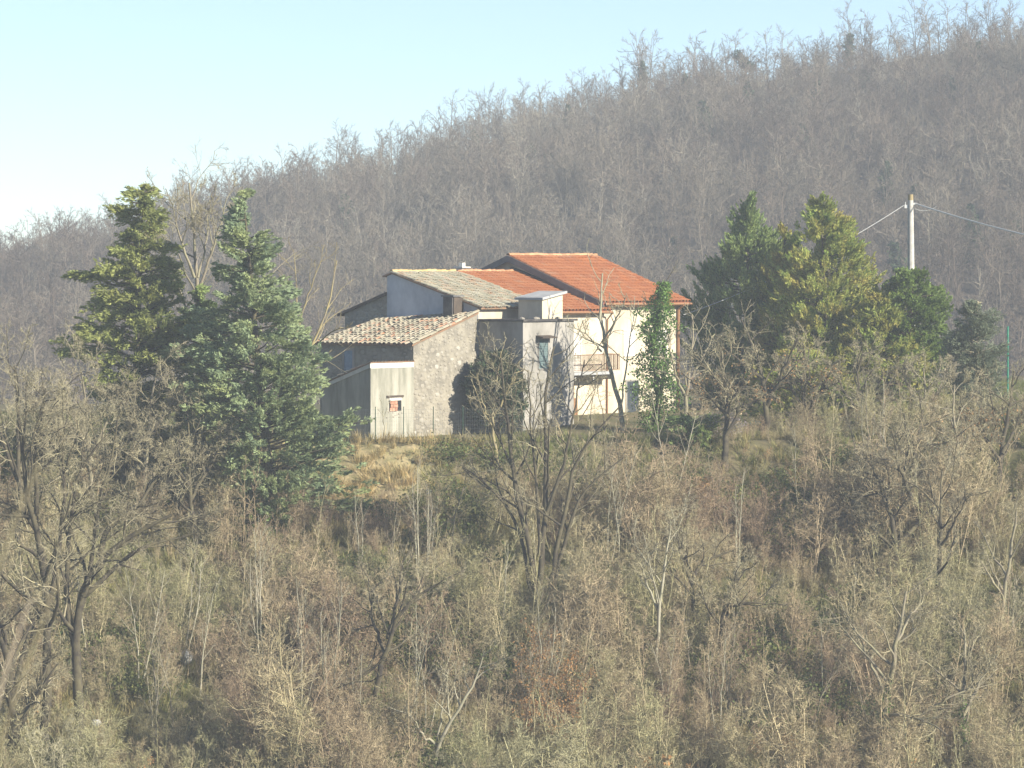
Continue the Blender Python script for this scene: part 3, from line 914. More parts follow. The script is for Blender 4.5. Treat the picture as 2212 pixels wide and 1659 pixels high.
def hero(label, lines, radii, seed, spec, bark, twig=None, Y=None, name='bare_tree', sink=0.5, depth=1.2, extra=None, cat='tree'):
    px, py = lines[0][0]
    g = ground_at(px, py) if Y is None else np.array([(px - 1106) * Y / F, Y, hz((px - 1106) * Y / F, Y)])
    st = stems_px(lines, g[1], seed, depth=depth)
    if Y is not None:      # start every stem in the ground
        for s in st:
            if s[0, 2] > g[2]: pass
    for s in st[:1]:
        s[0, 2] -= sink
    w, t, P = bare(st, radii, seed, spec)
    parts = [('trunk', w, M[bark]), ('crown', t, M[twig or 'twig'])]
    if extra: parts += extra(st, P, np.random.default_rng(seed + 5))
    return plant(name, label, cat, g, parts)


def ivy_on(P, Rmax, n, r, size=.11, profile=None):
    """ivy leaves round a polyline"""
    k = len(P)
    u = r.uniform(0, 1, n)
    f = u * (k - 1); i = np.minimum(f.astype(int), k - 2); w = (f - i)[:, None]
    c = P[i] * (1 - w) + P[i + 1] * w
    rad = Rmax if profile is None else np.interp(u, *zip(*profile))
    # lumpy: radius depends on height and bearing
    az = r.uniform(0, 2 * math.pi, n)
    lump = np.clip(0.6 + 0.28 * np.sin(u * 31 + np.sin(az * 2 + u * 9) * 2.0) + .25 * np.sin(u * 13 + az * 3) + .2 * np.sin(u * 57 - az * 2), .12, 1.5)
    q = rad * lump * np.sqrt(r.uniform(0.15, 1, n))
    out = np.stack([np.cos(az), np.sin(az), np.zeros(n)], -1)
    C = c + out * q[:, None] + r.normal(0, .06, (n, 3))
    D = out * .5 + r.normal(0, .7, (n, 3)) + np.array([0, 0, -.3])
    return leaf_quads(C, D, size, size * .8, r)


def conifer(label, axis, rows, Y, bark, leaf, seed, clumps=900, per=34, up=0.35, leaf_len=.25, leaf_w=.085, clump_len=.75, clump_r=.2, name='conifer', gaps=0.0, base_py=None, group=None, hollow=.3, per_branch=11, lumpy=1.0):
    """axis: (top px, top py, base px, base py); rows: (py, left px, right px) of the crown's outline; depth is as wide as the mean of both sides"""
    r = np.random.default_rng(seed)
    clumps = int(clumps * 1.36); per = int(per * 1.25)
    tx, ty, bx, by = axis
    g = np.array([(bx - 1106) * Y / F, Y, 0.0]); g[2] = hz(g[0], Y)
    ax = lambda py: bx + (tx - bx) * (by - py) / (by - ty)
    rows = sorted(rows)
    pys = np.array([q[0] for q in rows], dtype=float); lf = np.array([q[1] for q in rows], dtype=float); rt_ = np.array([q[2] for q in rows], dtype=float)
    wid = np.maximum(rt_ - lf, 8)
    cdf = np.concatenate([[0], np.cumsum((wid[1:] + wid[:-1]) / 2 * np.diff(pys))]); cdf /= cdf[-1]
    nb = max(12, clumps // per_branch)
    pyb = np.interp((np.arange(nb) + r.uniform(0, 1, nb)) / nb, cdf, pys)
    azb = r.uniform(0, 2 * math.pi, nb)
    reach = np.clip(1.08 + r.normal(0, .17, nb) - gaps * (r.uniform(0, 1, nb) < .25), .45, 1.3)
    bi = r.integers(0, nb, clumps)
    fr = np.power(r.uniform(hollow ** 2, 1, clumps), .5)
    k = Y / F
    lump = (0.16 + 0.32 * fr) * lumpy
    py = pyb[bi] + r.normal(0, .36, clumps) * lump / k - fr * up * 10
    py = np.clip(py, ty + 4, max(pys) + 10)
    az = azb[bi]
    cx, sy = np.cos(az), np.sin(az)
    axp = ax(py)
    l = np.interp(py, pys, lf) - axp; rr_ = np.interp(py, pys, rt_) - axp
    mean = (rr_ - l) / 2
    lx = np.where(cx > 0, rr_, -l)
    radius = 1 / np.sqrt((cx / np.maximum(lx, 4)) ** 2 + (sy / np.maximum(mean, 4)) ** 2)
    q = radius * reach[bi] * fr
    tw = r.normal(0, .55, clumps) * lump * np.minimum(1, radius * k / 1.2)
    C = np.stack([(axp - 1106) * k + cx * q * k - sy * tw, Y + sy * q * k + cx * tw, CZ + (HZ - py) * k], -1)
    out = np.stack([cx, sy, np.full(clumps, up)], -1)
    D = unit(out + r.normal(0, .28, out.shape))
    cl = clump_len * r.uniform(.55, 1.35, clumps)
    # leaf sprays fill a tapered spindle round every clump axis
    v = r.uniform(-1, 1, (clumps, per))
    sp = (1 - np.abs(v) ** 1.5) * clump_r * r.uniform(.5, 1.3, (clumps, 1)) + .02
    off = unit(r.normal(0, 1, (clumps, per, 3))) * (sp * np.sqrt(r.uniform(0, 1, (clumps, per))))[..., None]
    LC = C[:, None] + D[:, None] * (v * cl[:, None] / 2)[..., None] + off
    LD = D[:, None] * 1.1 + off / (clump_r + .01) * .7 + r.normal(0, .35, LC.shape)
    crown = leaf_quads(LC.reshape(-1, 3), LD.reshape(-1, 3), leaf_len, leaf_w, r)
    # trunk and limbs
    n = 14
    top = at(tx, ty + 12, Y); P = polyline([g - [0, 0, .6], at(ax(by - 60), by - 60, Y), top], n)
    hgt = top[2] - g[2]
    trunk = tubes(P[None], np.linspace(hgt * .019, .02, n)[None], 8)
    sel = r.choice(clumps, min(clumps, 170), replace=False)
    zs = C[sel, 2] - .25 * np.linalg.norm(C[sel, :2] - np.stack([np.interp(C[sel, 2], P[:, 2], P[:, 0]), np.interp(C[sel, 2], P[:, 2], P[:, 1])], -1), axis=1)
    S = np.stack([np.interp(zs, P[:, 2], P[:, 0]), np.interp(zs, P[:, 2], P[:, 1]), zs], -1)
    S[:, 2] = np.maximum(S[:, 2], g[2] + .3)
    mid = (S + C[sel]) / 2 + r.normal(0, .12, S.shape)
    limbs = tubes(np.stack([S, mid, C[sel]], 1), np.tile([.05, .035, .015], (len(sel), 1)), 4)
    return plant(name, label, 'tree', g, [('trunk', merge([trunk, limbs]), M[bark]), ('crown', crown, M[leaf])], group)


# --- evergreens round the house
conifer('tall olive-green cypress with ragged outstretched lower branches, leftmost of the conifers', (310, 398, 286, 1000),
        [(398, 292, 330), (430, 262, 352), (465, 245, 358), (500, 268, 362), (530, 236, 366), (570, 205, 372), (595, 150, 382), (620, 145, 388), (645, 185, 392), (670, 215, 400), (700, 170, 410), (725, 150, 410), (760, 150, 410), (790, 170, 405), (850, 210, 400), (900, 225, 390), (960, 245, 350)],
        187.5, 'bark_dark', 'conifer_olive', 1, clumps=1150, per=36, up=.12, clump_len=.9, clump_r=.24, gaps=.2, hollow=.12)
conifer('big blue-green cone-shaped cypress standing left of the stone outbuilding', (526, 412, 592, 1160),
        [(412, 520, 532), (450, 508, 546), (490, 495, 566), (520, 480, 590), (560, 476, 580), (600, 440, 606), (650, 420, 630), (700, 405, 655), (750, 392, 672), (800, 388, 700), (850, 395, 722), (900, 410, 745), (950, 440, 752), (1000, 480, 768), (1050, 520, 765), (1100, 535, 745), (1150, 560, 700)],
        184.5, 'bark_dark', 'conifer_blue', 2, clumps=1900, per=34, up=.25, clump_len=.75, clump_r=.22, gaps=.15)
conifer('dark shaded cypress between the olive-green and the blue-green one', (432, 620, 440, 990),
        [(620, 425, 440), (680, 395, 475), (760, 385, 495), (850, 380, 500), (940, 400, 490)], 189.0, 'bark_dark', 'conifer_dark', 3, clumps=420, per=32, up=.2)
conifer('dark green upright cypress right beside the white house, with flame-shaped tips', (1614, 432, 1620, 960),
        [(432, 1606, 1620), (470, 1590, 1640), (510, 1568, 1672), (545, 1548, 1700), (585, 1505, 1710), (640, 1495, 1720), (700, 1500, 1725), (780, 1510, 1730), (860, 1530, 1740), (930, 1560, 1730)],
        220.0, 'bark_dark', 'conifer_dark', 4, clumps=1700, per=36, up=1.6, clump_len=1.15, clump_r=.2, leaf_len=.25)
conifer('cone-laden golden-brown and green cypress left of the concrete pole', (1772, 430, 1800, 970),
        [(430, 1764, 1782), (465, 1735, 1812), (500, 1712, 1842), (550, 1700, 1852), (590, 1695, 1885), (640, 1695, 1912), (700, 1700, 1960), (760, 1700, 1990), (830, 1700, 2000), (900, 1710, 1960), (950, 1730, 1900)],
        214.0, 'bark_dark', 'conifer_gold', 5, clumps=2300, per=34, up=1.0, clump_len=1.0, clump_r=.22, leaf_len=.24)
conifer('green cypress filling the gap between the dark one and the cone-laden one', (1694, 492, 1705, 960), [(492, 1686, 1702), (530, 1668, 1722), (570, 1655, 1740), (620, 1645, 1755), (700, 1640, 1770), (800, 1630, 1790), (900, 1640, 1780)], 217.0, 'bark_dark', 'conifer_gold', 15, clumps=700, per=34, up=1.2, clump_len=1.0, leaf_len=.24)
conifer('broad yellow-green cypress bush right of the cone-laden cypress', (1900, 640, 1905, 970), [(640, 1880, 1920), (690, 1850, 1960), (760, 1830, 1990), (850, 1830, 2000), (920, 1850, 1980)], 211.0, 'bark_dark', 'conifer_gold', 16, clumps=700, per=34, up=.8, clump_len=.9, leaf_len=.24)
conifer('broad low juniper at the foot of the cone-laden cypress', (1740, 760, 1740, 1010), [(760, 1690, 1790), (820, 1630, 1850), (880, 1600, 1890), (940, 1600, 1890), (1000, 1640, 1850)], 203.0, 'bark_dark', 'conifer_gold', 6, clumps=620, per=32, up=.5, name='juniper_bush')
conifer('low yellow-green cypress bush below the rounded evergreen', (1950, 780, 1950, 1000), [(780, 1910, 1985), (840, 1880, 2030), (900, 1870, 2045), (970, 1890, 2020)], 203.5, 'bark_dark', 'conifer_gold', 18, clumps=330, per=32, up=.6, name='juniper_bush')
conifer('rounded broadleaf evergreen in front of the concrete pole', (1968, 584, 1965, 930),
        [(584, 1945, 1995), (605, 1922, 2020), (640, 1905, 2036), (690, 1895, 2040), (760, 1890, 2035), (850, 1900, 2020), (900, 1910, 2000)], 213.0, 'bark_dark', 'evergreen', 8, clumps=900, per=40, up=.6, leaf_len=.17, leaf_w=.10, clump_len=.5, clump_r=.28, name='evergreen_tree')
conifer('silvery green olive tree at the right end of the evergreens', (2112, 652, 2110, 940),
        [(652, 2095, 2130), (690, 2070, 2155), (740, 2050, 2165), (800, 2045, 2160), (860, 2060, 2150)], 204.0, 'bark_grey', 'olive', 9, clumps=650, per=30, up=.5, leaf_len=.16, leaf_w=.05, clump_len=.6, clump_r=.25, name='olive_tree')
conifer('dark laurel bush growing against the grey terrace wall', (1070, 762, 1070, 935),
        [(762, 1055, 1085), (790, 1025, 1110), (830, 1014, 1122), (880, 1016, 1122), (915, 1030, 1110)], 199.6, 'bark_dark', 'laurel', 10, clumps=800, per=40, up=.5, leaf_len=.16, leaf_w=.085, clump_len=.45, clump_r=.25, name='laurel_bush')
conifer('low dark evergreen bush on the slope right of the ivy-clad tree', (1500, 900, 1500, 1010), [(900, 1450, 1540), (940, 1420, 1560), (985, 1430, 1550)], 192.0, 'bark_dark', 'conifer_dark', 12, clumps=200, per=30, up=.4, name='dark_leaf_clump')
conifer('dark leaf clump standing in for the shadow in the hollow below the dry bank', (815, 1085, 815, 1165), [(1085, 795, 835), (1110, 780, 852), (1150, 785, 850)], 184.0, 'bark_dark', 'laurel', 17, clumps=150, per=34, up=.3, leaf_len=.15, leaf_w=.07, name='dark_leaf_clump')  # dark foliage added in place of the hollow's deep shadow
conifer('bright green young conifer at the foot of the blue-green cypress', (545, 1075, 545, 1145), [(1075, 530, 560), (1100, 515, 575), (1135, 520, 570)], 182.6, 'bark_dark', 'evergreen', 13, clumps=70, per=30, up=.5, name='conifer_seedling')


# --- bare trees that stand out one by one
def ivy_tree(st, P, r):
    return [('ivy', ivy_on(st[0], 1.2, 9000, r, .14, [(0, .9), (.12, 1.9), (.3, 2.0), (.45, 1.4), (.55, .7), (.68, 1.5), (.85, 1.0), (1, .4)]), M['ivy'])]


hero('bare tree thickly clad in bright green ivy before the white house', [[(1412, 912), (1424, 860), (1418, 800), (1408, 740), (1420, 680), (1434, 612)], [(1424, 860), (1440, 790), (1432, 720), (1400, 660), (1392, 640)]], [.17, .12], 101, SPEC_SAP, 'bark_dark', Y=199.0, name='ivy_clad_tree', extra=ivy_tree)
hero('tall bare tree with leaning grey trunk in front of the balcony', [[(1348, 930), (1338, 870), (1318, 800), (1302, 740), (1296, 660), (1302, 590)], [(1302, 740), (1330, 690), (1350, 640)], [(1300, 760), (1262, 715), (1225, 705)], [(1340, 880), (1350, 800), (1365, 720), (1372, 640)]], [.15, .07, .06, .06], 102, SPEC_THIN, 'bark_pale', Y=199.5)
hero('twiggy bare tree at the right corner of the white house', [[(1475, 960), (1480, 880), (1490, 800), (1500, 730), (1496, 680)], [(1482, 860), (1455, 800), (1445, 740)], [(1486, 830), (1520, 770), (1545, 720)]], [.13, .09, .09], 128, SPEC_THIN, 'bark_grey', Y=196.5)
hero('tall bare tree rising between the olive-green and blue-green cypresses', [[(425, 960), (430, 800), (428, 640), (418, 560), (412, 470), (405, 395)], [(425, 640), (450, 560), (480, 480), (490, 430)], [(420, 600), (390, 520), (375, 450), (362, 410)], [(428, 600), (445, 520), (448, 440)]], [.17, .09, .08, .07], 103, SPEC_OPEN, 'bark_grey', Y=190.5)
hero('thin yellow-barked tree leaning towards the outbuilding roof', [[(600, 1000), (625, 860), (665, 760), (700, 690), (722, 610), (725, 560)], [(640, 830), (640, 700), (640, 600), (632, 540)], [(640, 720), (665, 640), (690, 570), (705, 540)], [(665, 760), (720, 715), (760, 705)]], [.11, .07, .06, .05], 104, [(5, .35, .4, 40, 6, .14, .05, .018), (4, .2, .5, 40, 4, .2, .03, .01), (3, .2, .5, 36, 3, .2, .02, .006)], 'bark_lichen', 'bark_lichen', Y=188.0)
hero('many-stemmed bare tree in the middle of the slope below the terrace', [
    [(1160, 1320), (1152, 1210), (1126, 1115), (1108, 1010), (1095, 890), (1080, 770)],
    [(1165, 1320), (1172, 1200), (1176, 1100), (1182, 970), (1172, 860), (1196, 750)],
    [(1175, 1320), (1202, 1200), (1226, 1090), (1232, 1000), (1290, 935), (1340, 880)],
    [(1180, 1310), (1222, 1170), (1242, 1080), (1300, 1020), (1345, 990)],
    [(1155, 1320), (1132, 1180), (1098, 1090), (1045, 1040), (1000, 1010)],
    [(1158, 1310), (1140, 1150), (1120, 1050), (1065, 920), (1040, 850)],
    [(1176, 1120), (1215, 1010), (1240, 890), (1262, 780)], [(1165, 1200), (1160, 1060), (1148, 930), (1140, 800)]], [.17, .17, .15, .13, .12, .12, .10, .10], 105, [(8, .35, .45, 46, 7, .15, .06, .024), (5, .2, .5, 44, 5, .2, .04, .013), (4, .15, .6, 42, 4, .25, .03, .009), (4, .05, .9, 38, 3, .22, .03, .0065)], 'bark_dark')


def brown_leaves(st, P, r):
    C = P[:, -1]
    C = C[r.choice(len(C), min(len(C), 650), replace=False)] + r.normal(0, .15, (min(len(C), 650), 3))
    C = C[C[:, 2] < np.percentile(C[:, 2], 60)]
    return [('dead_leaves', leaf_quads(C, r.normal(0, 1, C.shape), .13, .08, r), M['dry_leaf'])]


hero('bare oak with a few brown leaves in front of the right cypresses', [[(1568, 1015), (1568, 940), (1574, 870), (1562, 800), (1556, 740)], [(1572, 880), (1610, 820), (1650, 780)], [(1570, 900), (1530, 850), (1490, 820)], [(1568, 940), (1600, 880), (1668, 850)]], [.2, .11, .11, .1], 106, SPEC_OAK, 'bark_dark', extra=brown_leaves)
hero('wide bare oak with brown leaves right of the balcony, in front of the dark cypress', [[(1645, 1000), (1660, 900), (1650, 820), (1630, 740), (1600, 690)], [(1655, 880), (1690, 800), (1720, 730)], [(1650, 820), (1600, 780), (1560, 750)], [(1655, 860), (1610, 830), (1560, 860)]], [.2, .12, .12, .1], 107, SPEC_THIN, 'bark_dark', Y=195.5, extra=brown_leaves)
hero('dark bare oak in front of the lower part of the cone-laden cypress', [[(1735, 1000), (1740, 930), (1728, 870), (1740, 800), (1730, 740)], [(1738, 900), (1775, 840), (1800, 780)], [(1735, 880), (1700, 820), (1690, 770)]], [.17, .11, .1], 141, SPEC_OAK, 'bark_dark', Y=199.0, extra=brown_leaves)
hero('dark bare tree in front of the yellow-green cypress bush', [[(1840, 1010), (1846, 940), (1858, 880), (1850, 810), (1862, 760)], [(1850, 910), (1890, 850), (1915, 800)], [(1852, 890), (1815, 830), (1805, 780)]], [.17, .11, .1], 142, SPEC_OAK, 'bark_dark', Y=198.0)
hero('bare tree below the rounded evergreen, left of the olive tree', [[(1985, 1010), (1990, 930), (1996, 860), (1988, 790)], [(1992, 900), (2030, 840), (2050, 790)], [(1992, 890), (1955, 830), (1945, 780)]], [.15, .1, .1], 143, SPEC_OAK, 'bark_grey', Y=198.0)
hero('big dark-trunked bare oak on the right of the slope', [[(1926, 1300), (1936, 1220), (1942, 1160), (1968, 1080), (1990, 990), (2010, 890)], [(1938, 1200), (1928, 1120), (1900, 1050), (1880, 980)], [(1942, 1180), (1990, 1130), (2050, 1090), (2085, 1060)], [(1968, 1080), (1940, 1000), (1920, 930)], [(1936, 1190), (1880, 1140), (1850, 1120)]], [.25, .15, .13, .12, .1], 108, SPEC_OAK, 'bark_dark')
hero('straight dark trunk with few branches right of the big oak', [[(2026, 1395), (2030, 1300), (2031, 1200), (2034, 1100), (2040, 1020)], [(2031, 1180), (2060, 1120), (2090, 1060)]], [.17, .08], 109, SPEC_OPEN, 'bark_dark')
hero('bare oak with brown leaves near the right edge, above the straight trunk', [[(2150, 1130), (2158, 1040), (2168, 960), (2180, 880), (2190, 800)], [(2162, 1000), (2120, 930), (2090, 880)], [(2165, 980), (2200, 920), (2230, 880)]], [.18, .12, .11], 110, SPEC_OAK, 'bark_dark', extra=brown_leaves)
hero('bare oak left of the right-edge oak, with crown over brown bracken', [[(2080, 1160), (2076, 1060), (2070, 970), (2055, 900), (2060, 830)], [(2072, 1000), (2100, 930), (2130, 880)]], [.15, .1], 111, SPEC_OAK, 'bark_grey', extra=brown_leaves)


def ivy_low(st, P, r):
    return [('ivy', ivy_on(st[0][:7], .34, 1300, r, .11, [(0, .5), (.35, .36), (.8, .25), (1, .12)]), M['ivy'])]


hero('bare tree with ivy on its lower trunk at the bottom right', [[(1904, 1700), (1904, 1590), (1914, 1500), (1926, 1420), (1938, 1340), (1950, 1270)], [(1920, 1610), (1985, 1545), (2060, 1500), (2110, 1490)], [(1914, 1500), (1880, 1430), (1850, 1370)], [(1930, 1400), (1970, 1340), (2010, 1310)]], [.2, .11, .09, .08], 112, SPEC_OPEN, 'bark_grey', extra=ivy_low)
hero('slimmer ivy-wrapped tree right of the bottom ivy tree', [[(2096, 1690), (2090, 1600), (2084, 1520), (2092, 1440), (2100, 1370)], [(2085, 1540), (2120, 1470), (2150, 1420)]], [.16, .08], 113, SPEC_OPEN, 'bark_grey', extra=ivy_low)
hero('bare tree with two leaning trunks at the right edge, lower half', [[(2152, 1440), (2160, 1340), (2172, 1250), (2182, 1170), (2190, 1100)], [(2170, 1460), (2195, 1350), (2205, 1250)]], [.15, .12], 114, SPEC_OPEN, 'bark_grey')
hero('small crooked bare tree with dark bent limb in the middle of the scrub', [[(1524, 1400), (1501, 1320), (1491, 1265), (1504, 1225), (1545, 1205), (1590, 1192)], [(1495, 1260), (1470, 1200), (1462, 1150)]], [.15, .1], 115, SPEC_OPEN, 'bark_dark')
hero('crooked bare tree with one level limb, right of the bent-limbed tree', [[(1548, 1440), (1560, 1375), (1556, 1310), (1600, 1298), (1655, 1300)], [(1560, 1370), (1580, 1290), (1610, 1230)]], [.13, .08], 116, SPEC_OPEN, 'bark_dark')
hero('slender pale-stemmed tree left of the bent-limbed tree', [[(1416, 1470), (1420, 1380), (1428, 1290), (1438, 1200), (1450, 1120)], [(1424, 1330), (1395, 1260), (1380, 1200)]], [.11, .07], 117, SPEC_OPEN, 'bark_pale')
hero('dark forked tree leaning right in the lower left centre', [[(800, 1560), (816, 1470), (838, 1380), (868, 1310), (910, 1275), (950, 1258)], [(838, 1380), (860, 1290), (870, 1210)], [(830, 1410), (800, 1330), (790, 1260)]], [.17, .1, .09], 118, SPEC_OPEN, 'bark_dark')
hero('fallen dark limb leaning across the scrub at lower left', [[(560, 1600), (612, 1545), (670, 1502), (740, 1478), (800, 1455), (835, 1415)], [(770, 1470), (800, 1440), (815, 1390)]], [.16, .07], 119, [(5, .4, .35, 48, 5, .15, .05, .02), (4, .2, .5, 44, 4, .2, .03, .01), (3, .2, .5, 40, 3, .2, .02, .006)], 'bark_dark', name='leaning_limb')
hero('pale forked sapling at the bottom centre', [[(937, 1680), (942, 1610), (962, 1572), (1002, 1518), (1030, 1460), (1046, 1405)], [(942, 1610), (919, 1590), (890, 1545), (876, 1520)], [(945, 1600), (960, 1500), (970, 1440)]], [.11, .07, .06], 120, SPEC_OPEN, 'bark_pale')
hero('large bare tree with long limbs sweeping right at the left edge', [
    [(172, 1610), (168, 1480), (160, 1360), (172, 1270), (212, 1205), (238, 1180), (285, 1155), (372, 1110)],
    [(212, 1205), (225, 1130), (300, 1106), (306, 1062), (345, 1018), (390, 1000)],
    [(180, 1290), (275, 1200), (325, 1176), (380, 1164), (440, 1150)],
    [(165, 1420), (140, 1280), (150, 1150), (165, 1010), (205, 955), (245, 930)],
    [(168, 1340), (200, 1220), (210, 1100), (240, 1000), (260, 900)]], [.27, .14, .13, .15, .12], 121, [(9, .3, .42, 46, 7, .15, .05, .026), (6, .2, .5, 44, 5, .2, .04, .014), (7, .15, .6, 42, 4, .25, .03, .009), (6, .05, .9, 38, 3, .22, .03, .0065)], 'bark_dark')
hero('dark bare tree with upswept crown at the far left edge', [
    [(92, 1640), (108, 1480), (110, 1330), (104, 1220), (78, 1110), (56, 1040), (60, 940), (50, 860)],
    [(104, 1230), (85, 1160), (60, 1120), (20, 1090), (-20, 1080)],
    [(80, 1110), (75, 1010), (85, 920), (110, 840)],
    [(106, 1300), (130, 1180), (140, 1060), (130, 960), (150, 880)]], [.24, .12, .12, .13], 122, SPEC_OAK, 'bark_dark')
hero('thick dark trunk in the bottom left corner', [[(28, 1700), (36, 1600), (30, 1480), (10, 1380), (-10, 1300)], [(34, 1600), (70, 1500), (100, 1430)], [(30, 1500), (50, 1390), (80, 1310)]], [.33, .14, .13], 123, SPEC_OAK, 'bark_dark')
hero('fine-twigged bare tree standing before the olive-green cypress', [[(300, 1130), (312, 1040), (318, 960), (330, 880), (338, 800)], [(315, 1000), (290, 920), (270, 850)], [(320, 960), (360, 890), (400, 840)]], [.14, .09, .09], 124, SPEC_OAK, 'bark_grey')
hero('fine-twigged bare tree left of the olive-green cypress', [[(215, 1150), (205, 1050), (195, 960), (200, 880), (190, 800)], [(200, 1000), (165, 930), (150, 850)], [(200, 980), (235, 900), (260, 830)]], [.14, .09, .09], 125, SPEC_OAK, 'bark_grey')
hero('young bare tree with yellow-grey twigs before the laurel bush', [[(1075, 1010), (1068, 940), (1062, 880), (1075, 820), (1082, 760)], [(1066, 920), (1040, 860), (1028, 810)], [(1066, 900), (1100, 840), (1120, 780)]], [.10, .06, .06], 126, SPEC_THIN, 'bark_lichen')
hero('thin young tree planted by the annex corner', [[(832, 952), (830, 920), (828, 890), (822, 860)], [(829, 900), (838, 872), (842, 850)]], [.035, .02], 127, [(4, .4, .4, 40, 4, .1, .1, .008), (3, .2, .5, 40, 3, .1, .1, .005)], 'bark_pale', Y=190.2, name='young_tree', depth=.1, sink=.2)

hero('densely twigged bare tree at the left edge with crown beside the olive-green cypress', [[(30, 1290), (38, 1180), (44, 1080), (36, 960), (40, 860), (30, 790)], [(42, 1120), (80, 1020), (110, 920), (120, 830)], [(40, 1040), (5, 950), (-15, 870)]], [.18, .12, .11], 131, SPEC_OAK, 'bark_dark')
hero('bare tree below the dark shaded cypress with crown of fine twigs', [[(430, 1210), (420, 1120), (405, 1040), (410, 960), (400, 880)], [(412, 1080), (455, 1000), (490, 930)], [(408, 1050), (370, 980), (350, 920)]], [.14, .1, .09], 132, SPEC_OAK, 'bark_dark')
for k, (px, py, h) in enumerate([(1140, 1560, 3.6), (1185, 1610, 3.4), (1235, 1640, 3.8), (1165, 1500, 3.2), (1215, 1545, 2.8), (1250, 1600, 3.0), (1130, 1650, 3.3), (1195, 1670, 3.2)]):
    g = ground_at(px, py); r = np.random.default_rng(900 + k)
    st = [polyline([g - [0, 0, .3], g + [r.normal(0, .3), r.normal(0, .3), h * .5], g + [r.normal(0, .5), r.normal(0, .5), h * r.uniform(.8, 1)]], 8) for _ in range(3)]
    w, t, P = bare(st, [.03] * 3, 900 + k, SPEC_SAP, sides=(4, 3, 3, 3))
    C = P[:, -1][r.integers(0, len(P), 420)] + r.normal(0, .1, (420, 3))
    plant('young_oak', 'young oak holding orange dead leaves in the scrub at the bottom centre', 'sapling', g, [('stems', merge([w, t]), M['twig_red']), ('dead_leaves', leaf_quads(C, r.normal(0, 1, C.shape), .12, .075, r), M['dry_leaf'])], 'young oaks with orange leaves')

# a shoot of a tree just below the viewpoint, out of focus
Pn = [polyline([(-2.5, 14, 2.0), (-2.1, 13, 5.2), at(-40, 1640, 12), at(8, 1480, 12), at(70, 1310, 12), at(104, 1290, 12), at(120, 1265, 12)], 14),
      polyline([at(-40, 1640, 12), at(20, 1420, 12.3), at(60, 1310, 12.4), at(66, 1290, 12.5)], 14),
      polyline([at(-40, 1290, 12.2), at(10, 1150, 12.2), at(44, 1080, 12.2), at(60, 1030, 12.2), at(84, 1002, 12.2)], 14)]
Pn[2] = polyline([(-2.2, 13, 5.0), at(-60, 1400, 12.2), at(-20, 1240, 12.2), at(16, 1140, 12.2), at(46, 1075, 12.2), at(60, 1030, 12.2), at(84, 1002, 12.2)], 14)
wv = tubes(np.stack(Pn), np.stack([np.linspace(.016, .005, 14), np.linspace(.011, .004, 14), np.linspace(.011, .005, 14)]), 6)
plant('bare_shoot', 'blurred bare shoots close to the viewer at the left edge', 'tree', (-2.5, 14, hz(-2.5, 14)), [('branches', wv, M['bark_grey'])])


# ------------------------------------------------------------------ scatter: one object of stuff, plants placed by geometry nodes
def scatter(name, label, cat, P, rot, scl, idx, tint, meshes, kind='stuff'):
    me = bpy.data.meshes.new(name)
    n = len(P)
    me.vertices.add(n)
    me.vertices.foreach_set('co', np.asarray(P, dtype=np.float32).ravel())
    for nm, tp, key, arr in (('rot', 'FLOAT_VECTOR', 'vector', rot), ('scl', 'FLOAT_VECTOR', 'vector', scl), ('idx', 'INT', 'value', idx), ('tint', 'FLOAT', 'value', tint)):
        a = me.attributes.new(nm, tp, 'POINT')
        a.data.foreach_set(key, np.asarray(arr, dtype=np.int32 if tp == 'INT' else np.float32).ravel())
    o = bpy.data.objects.new(name, me)
    link(o); tag(o, label, cat, kind=kind)
    ng = bpy.data.node_groups.new(name + '_scatter', 'GeometryNodeTree')
    ng.interface.new_socket('Geometry', in_out='INPUT', socket_type='NodeSocketGeometry')
    ng.interface.new_socket('Geometry', in_out='OUTPUT', socket_type='NodeSocketGeometry')
    N, K = ng.nodes, ng.links
    gi, go = N.new('NodeGroupInput'), N.new('NodeGroupOutput')
    jn = N.new('GeometryNodeJoinGeometry')
    srcs = []
    for i, m_ in enumerate(meshes):
        so = bpy.data.objects.new(name + '_source', m_)
        oi = N.new('GeometryNodeObjectInfo'); oi.inputs['Object'].default_value = so
        g2 = N.new('GeometryNodeGeometryToInstance')
        K.new(oi.outputs['Geometry'], g2.inputs[0]); srcs.append(g2)
    for g2 in reversed(srcs):
        K.new(g2.outputs[0], jn.inputs[0])
    ip = N.new('GeometryNodeInstanceOnPoints')
    K.new(gi.outputs[0], ip.inputs['Points']); K.new(jn.outputs[0], ip.inputs['Instance'])
    ip.inputs['Pick Instance'].default_value = True

    def named(nm, t):
        q = N.new('GeometryNodeInputNamedAttribute'); q.data_type = t; q.inputs['Name'].default_value = nm
        return q.outputs['Attribute']
    K.new(named('idx', 'INT'), ip.inputs['Instance Index'])
    er = N.new('FunctionNodeEulerToRotation'); K.new(named('rot', 'FLOAT_VECTOR'), er.inputs[0]); K.new(er.outputs[0], ip.inputs['Rotation'])
    K.new(named('scl', 'FLOAT_VECTOR'), ip.inputs['Scale'])
    K.new(ip.outputs[0], go.inputs[0])
    md = o.modifiers.new('scatter', 'NODES'); md.node_group = ng
    return o


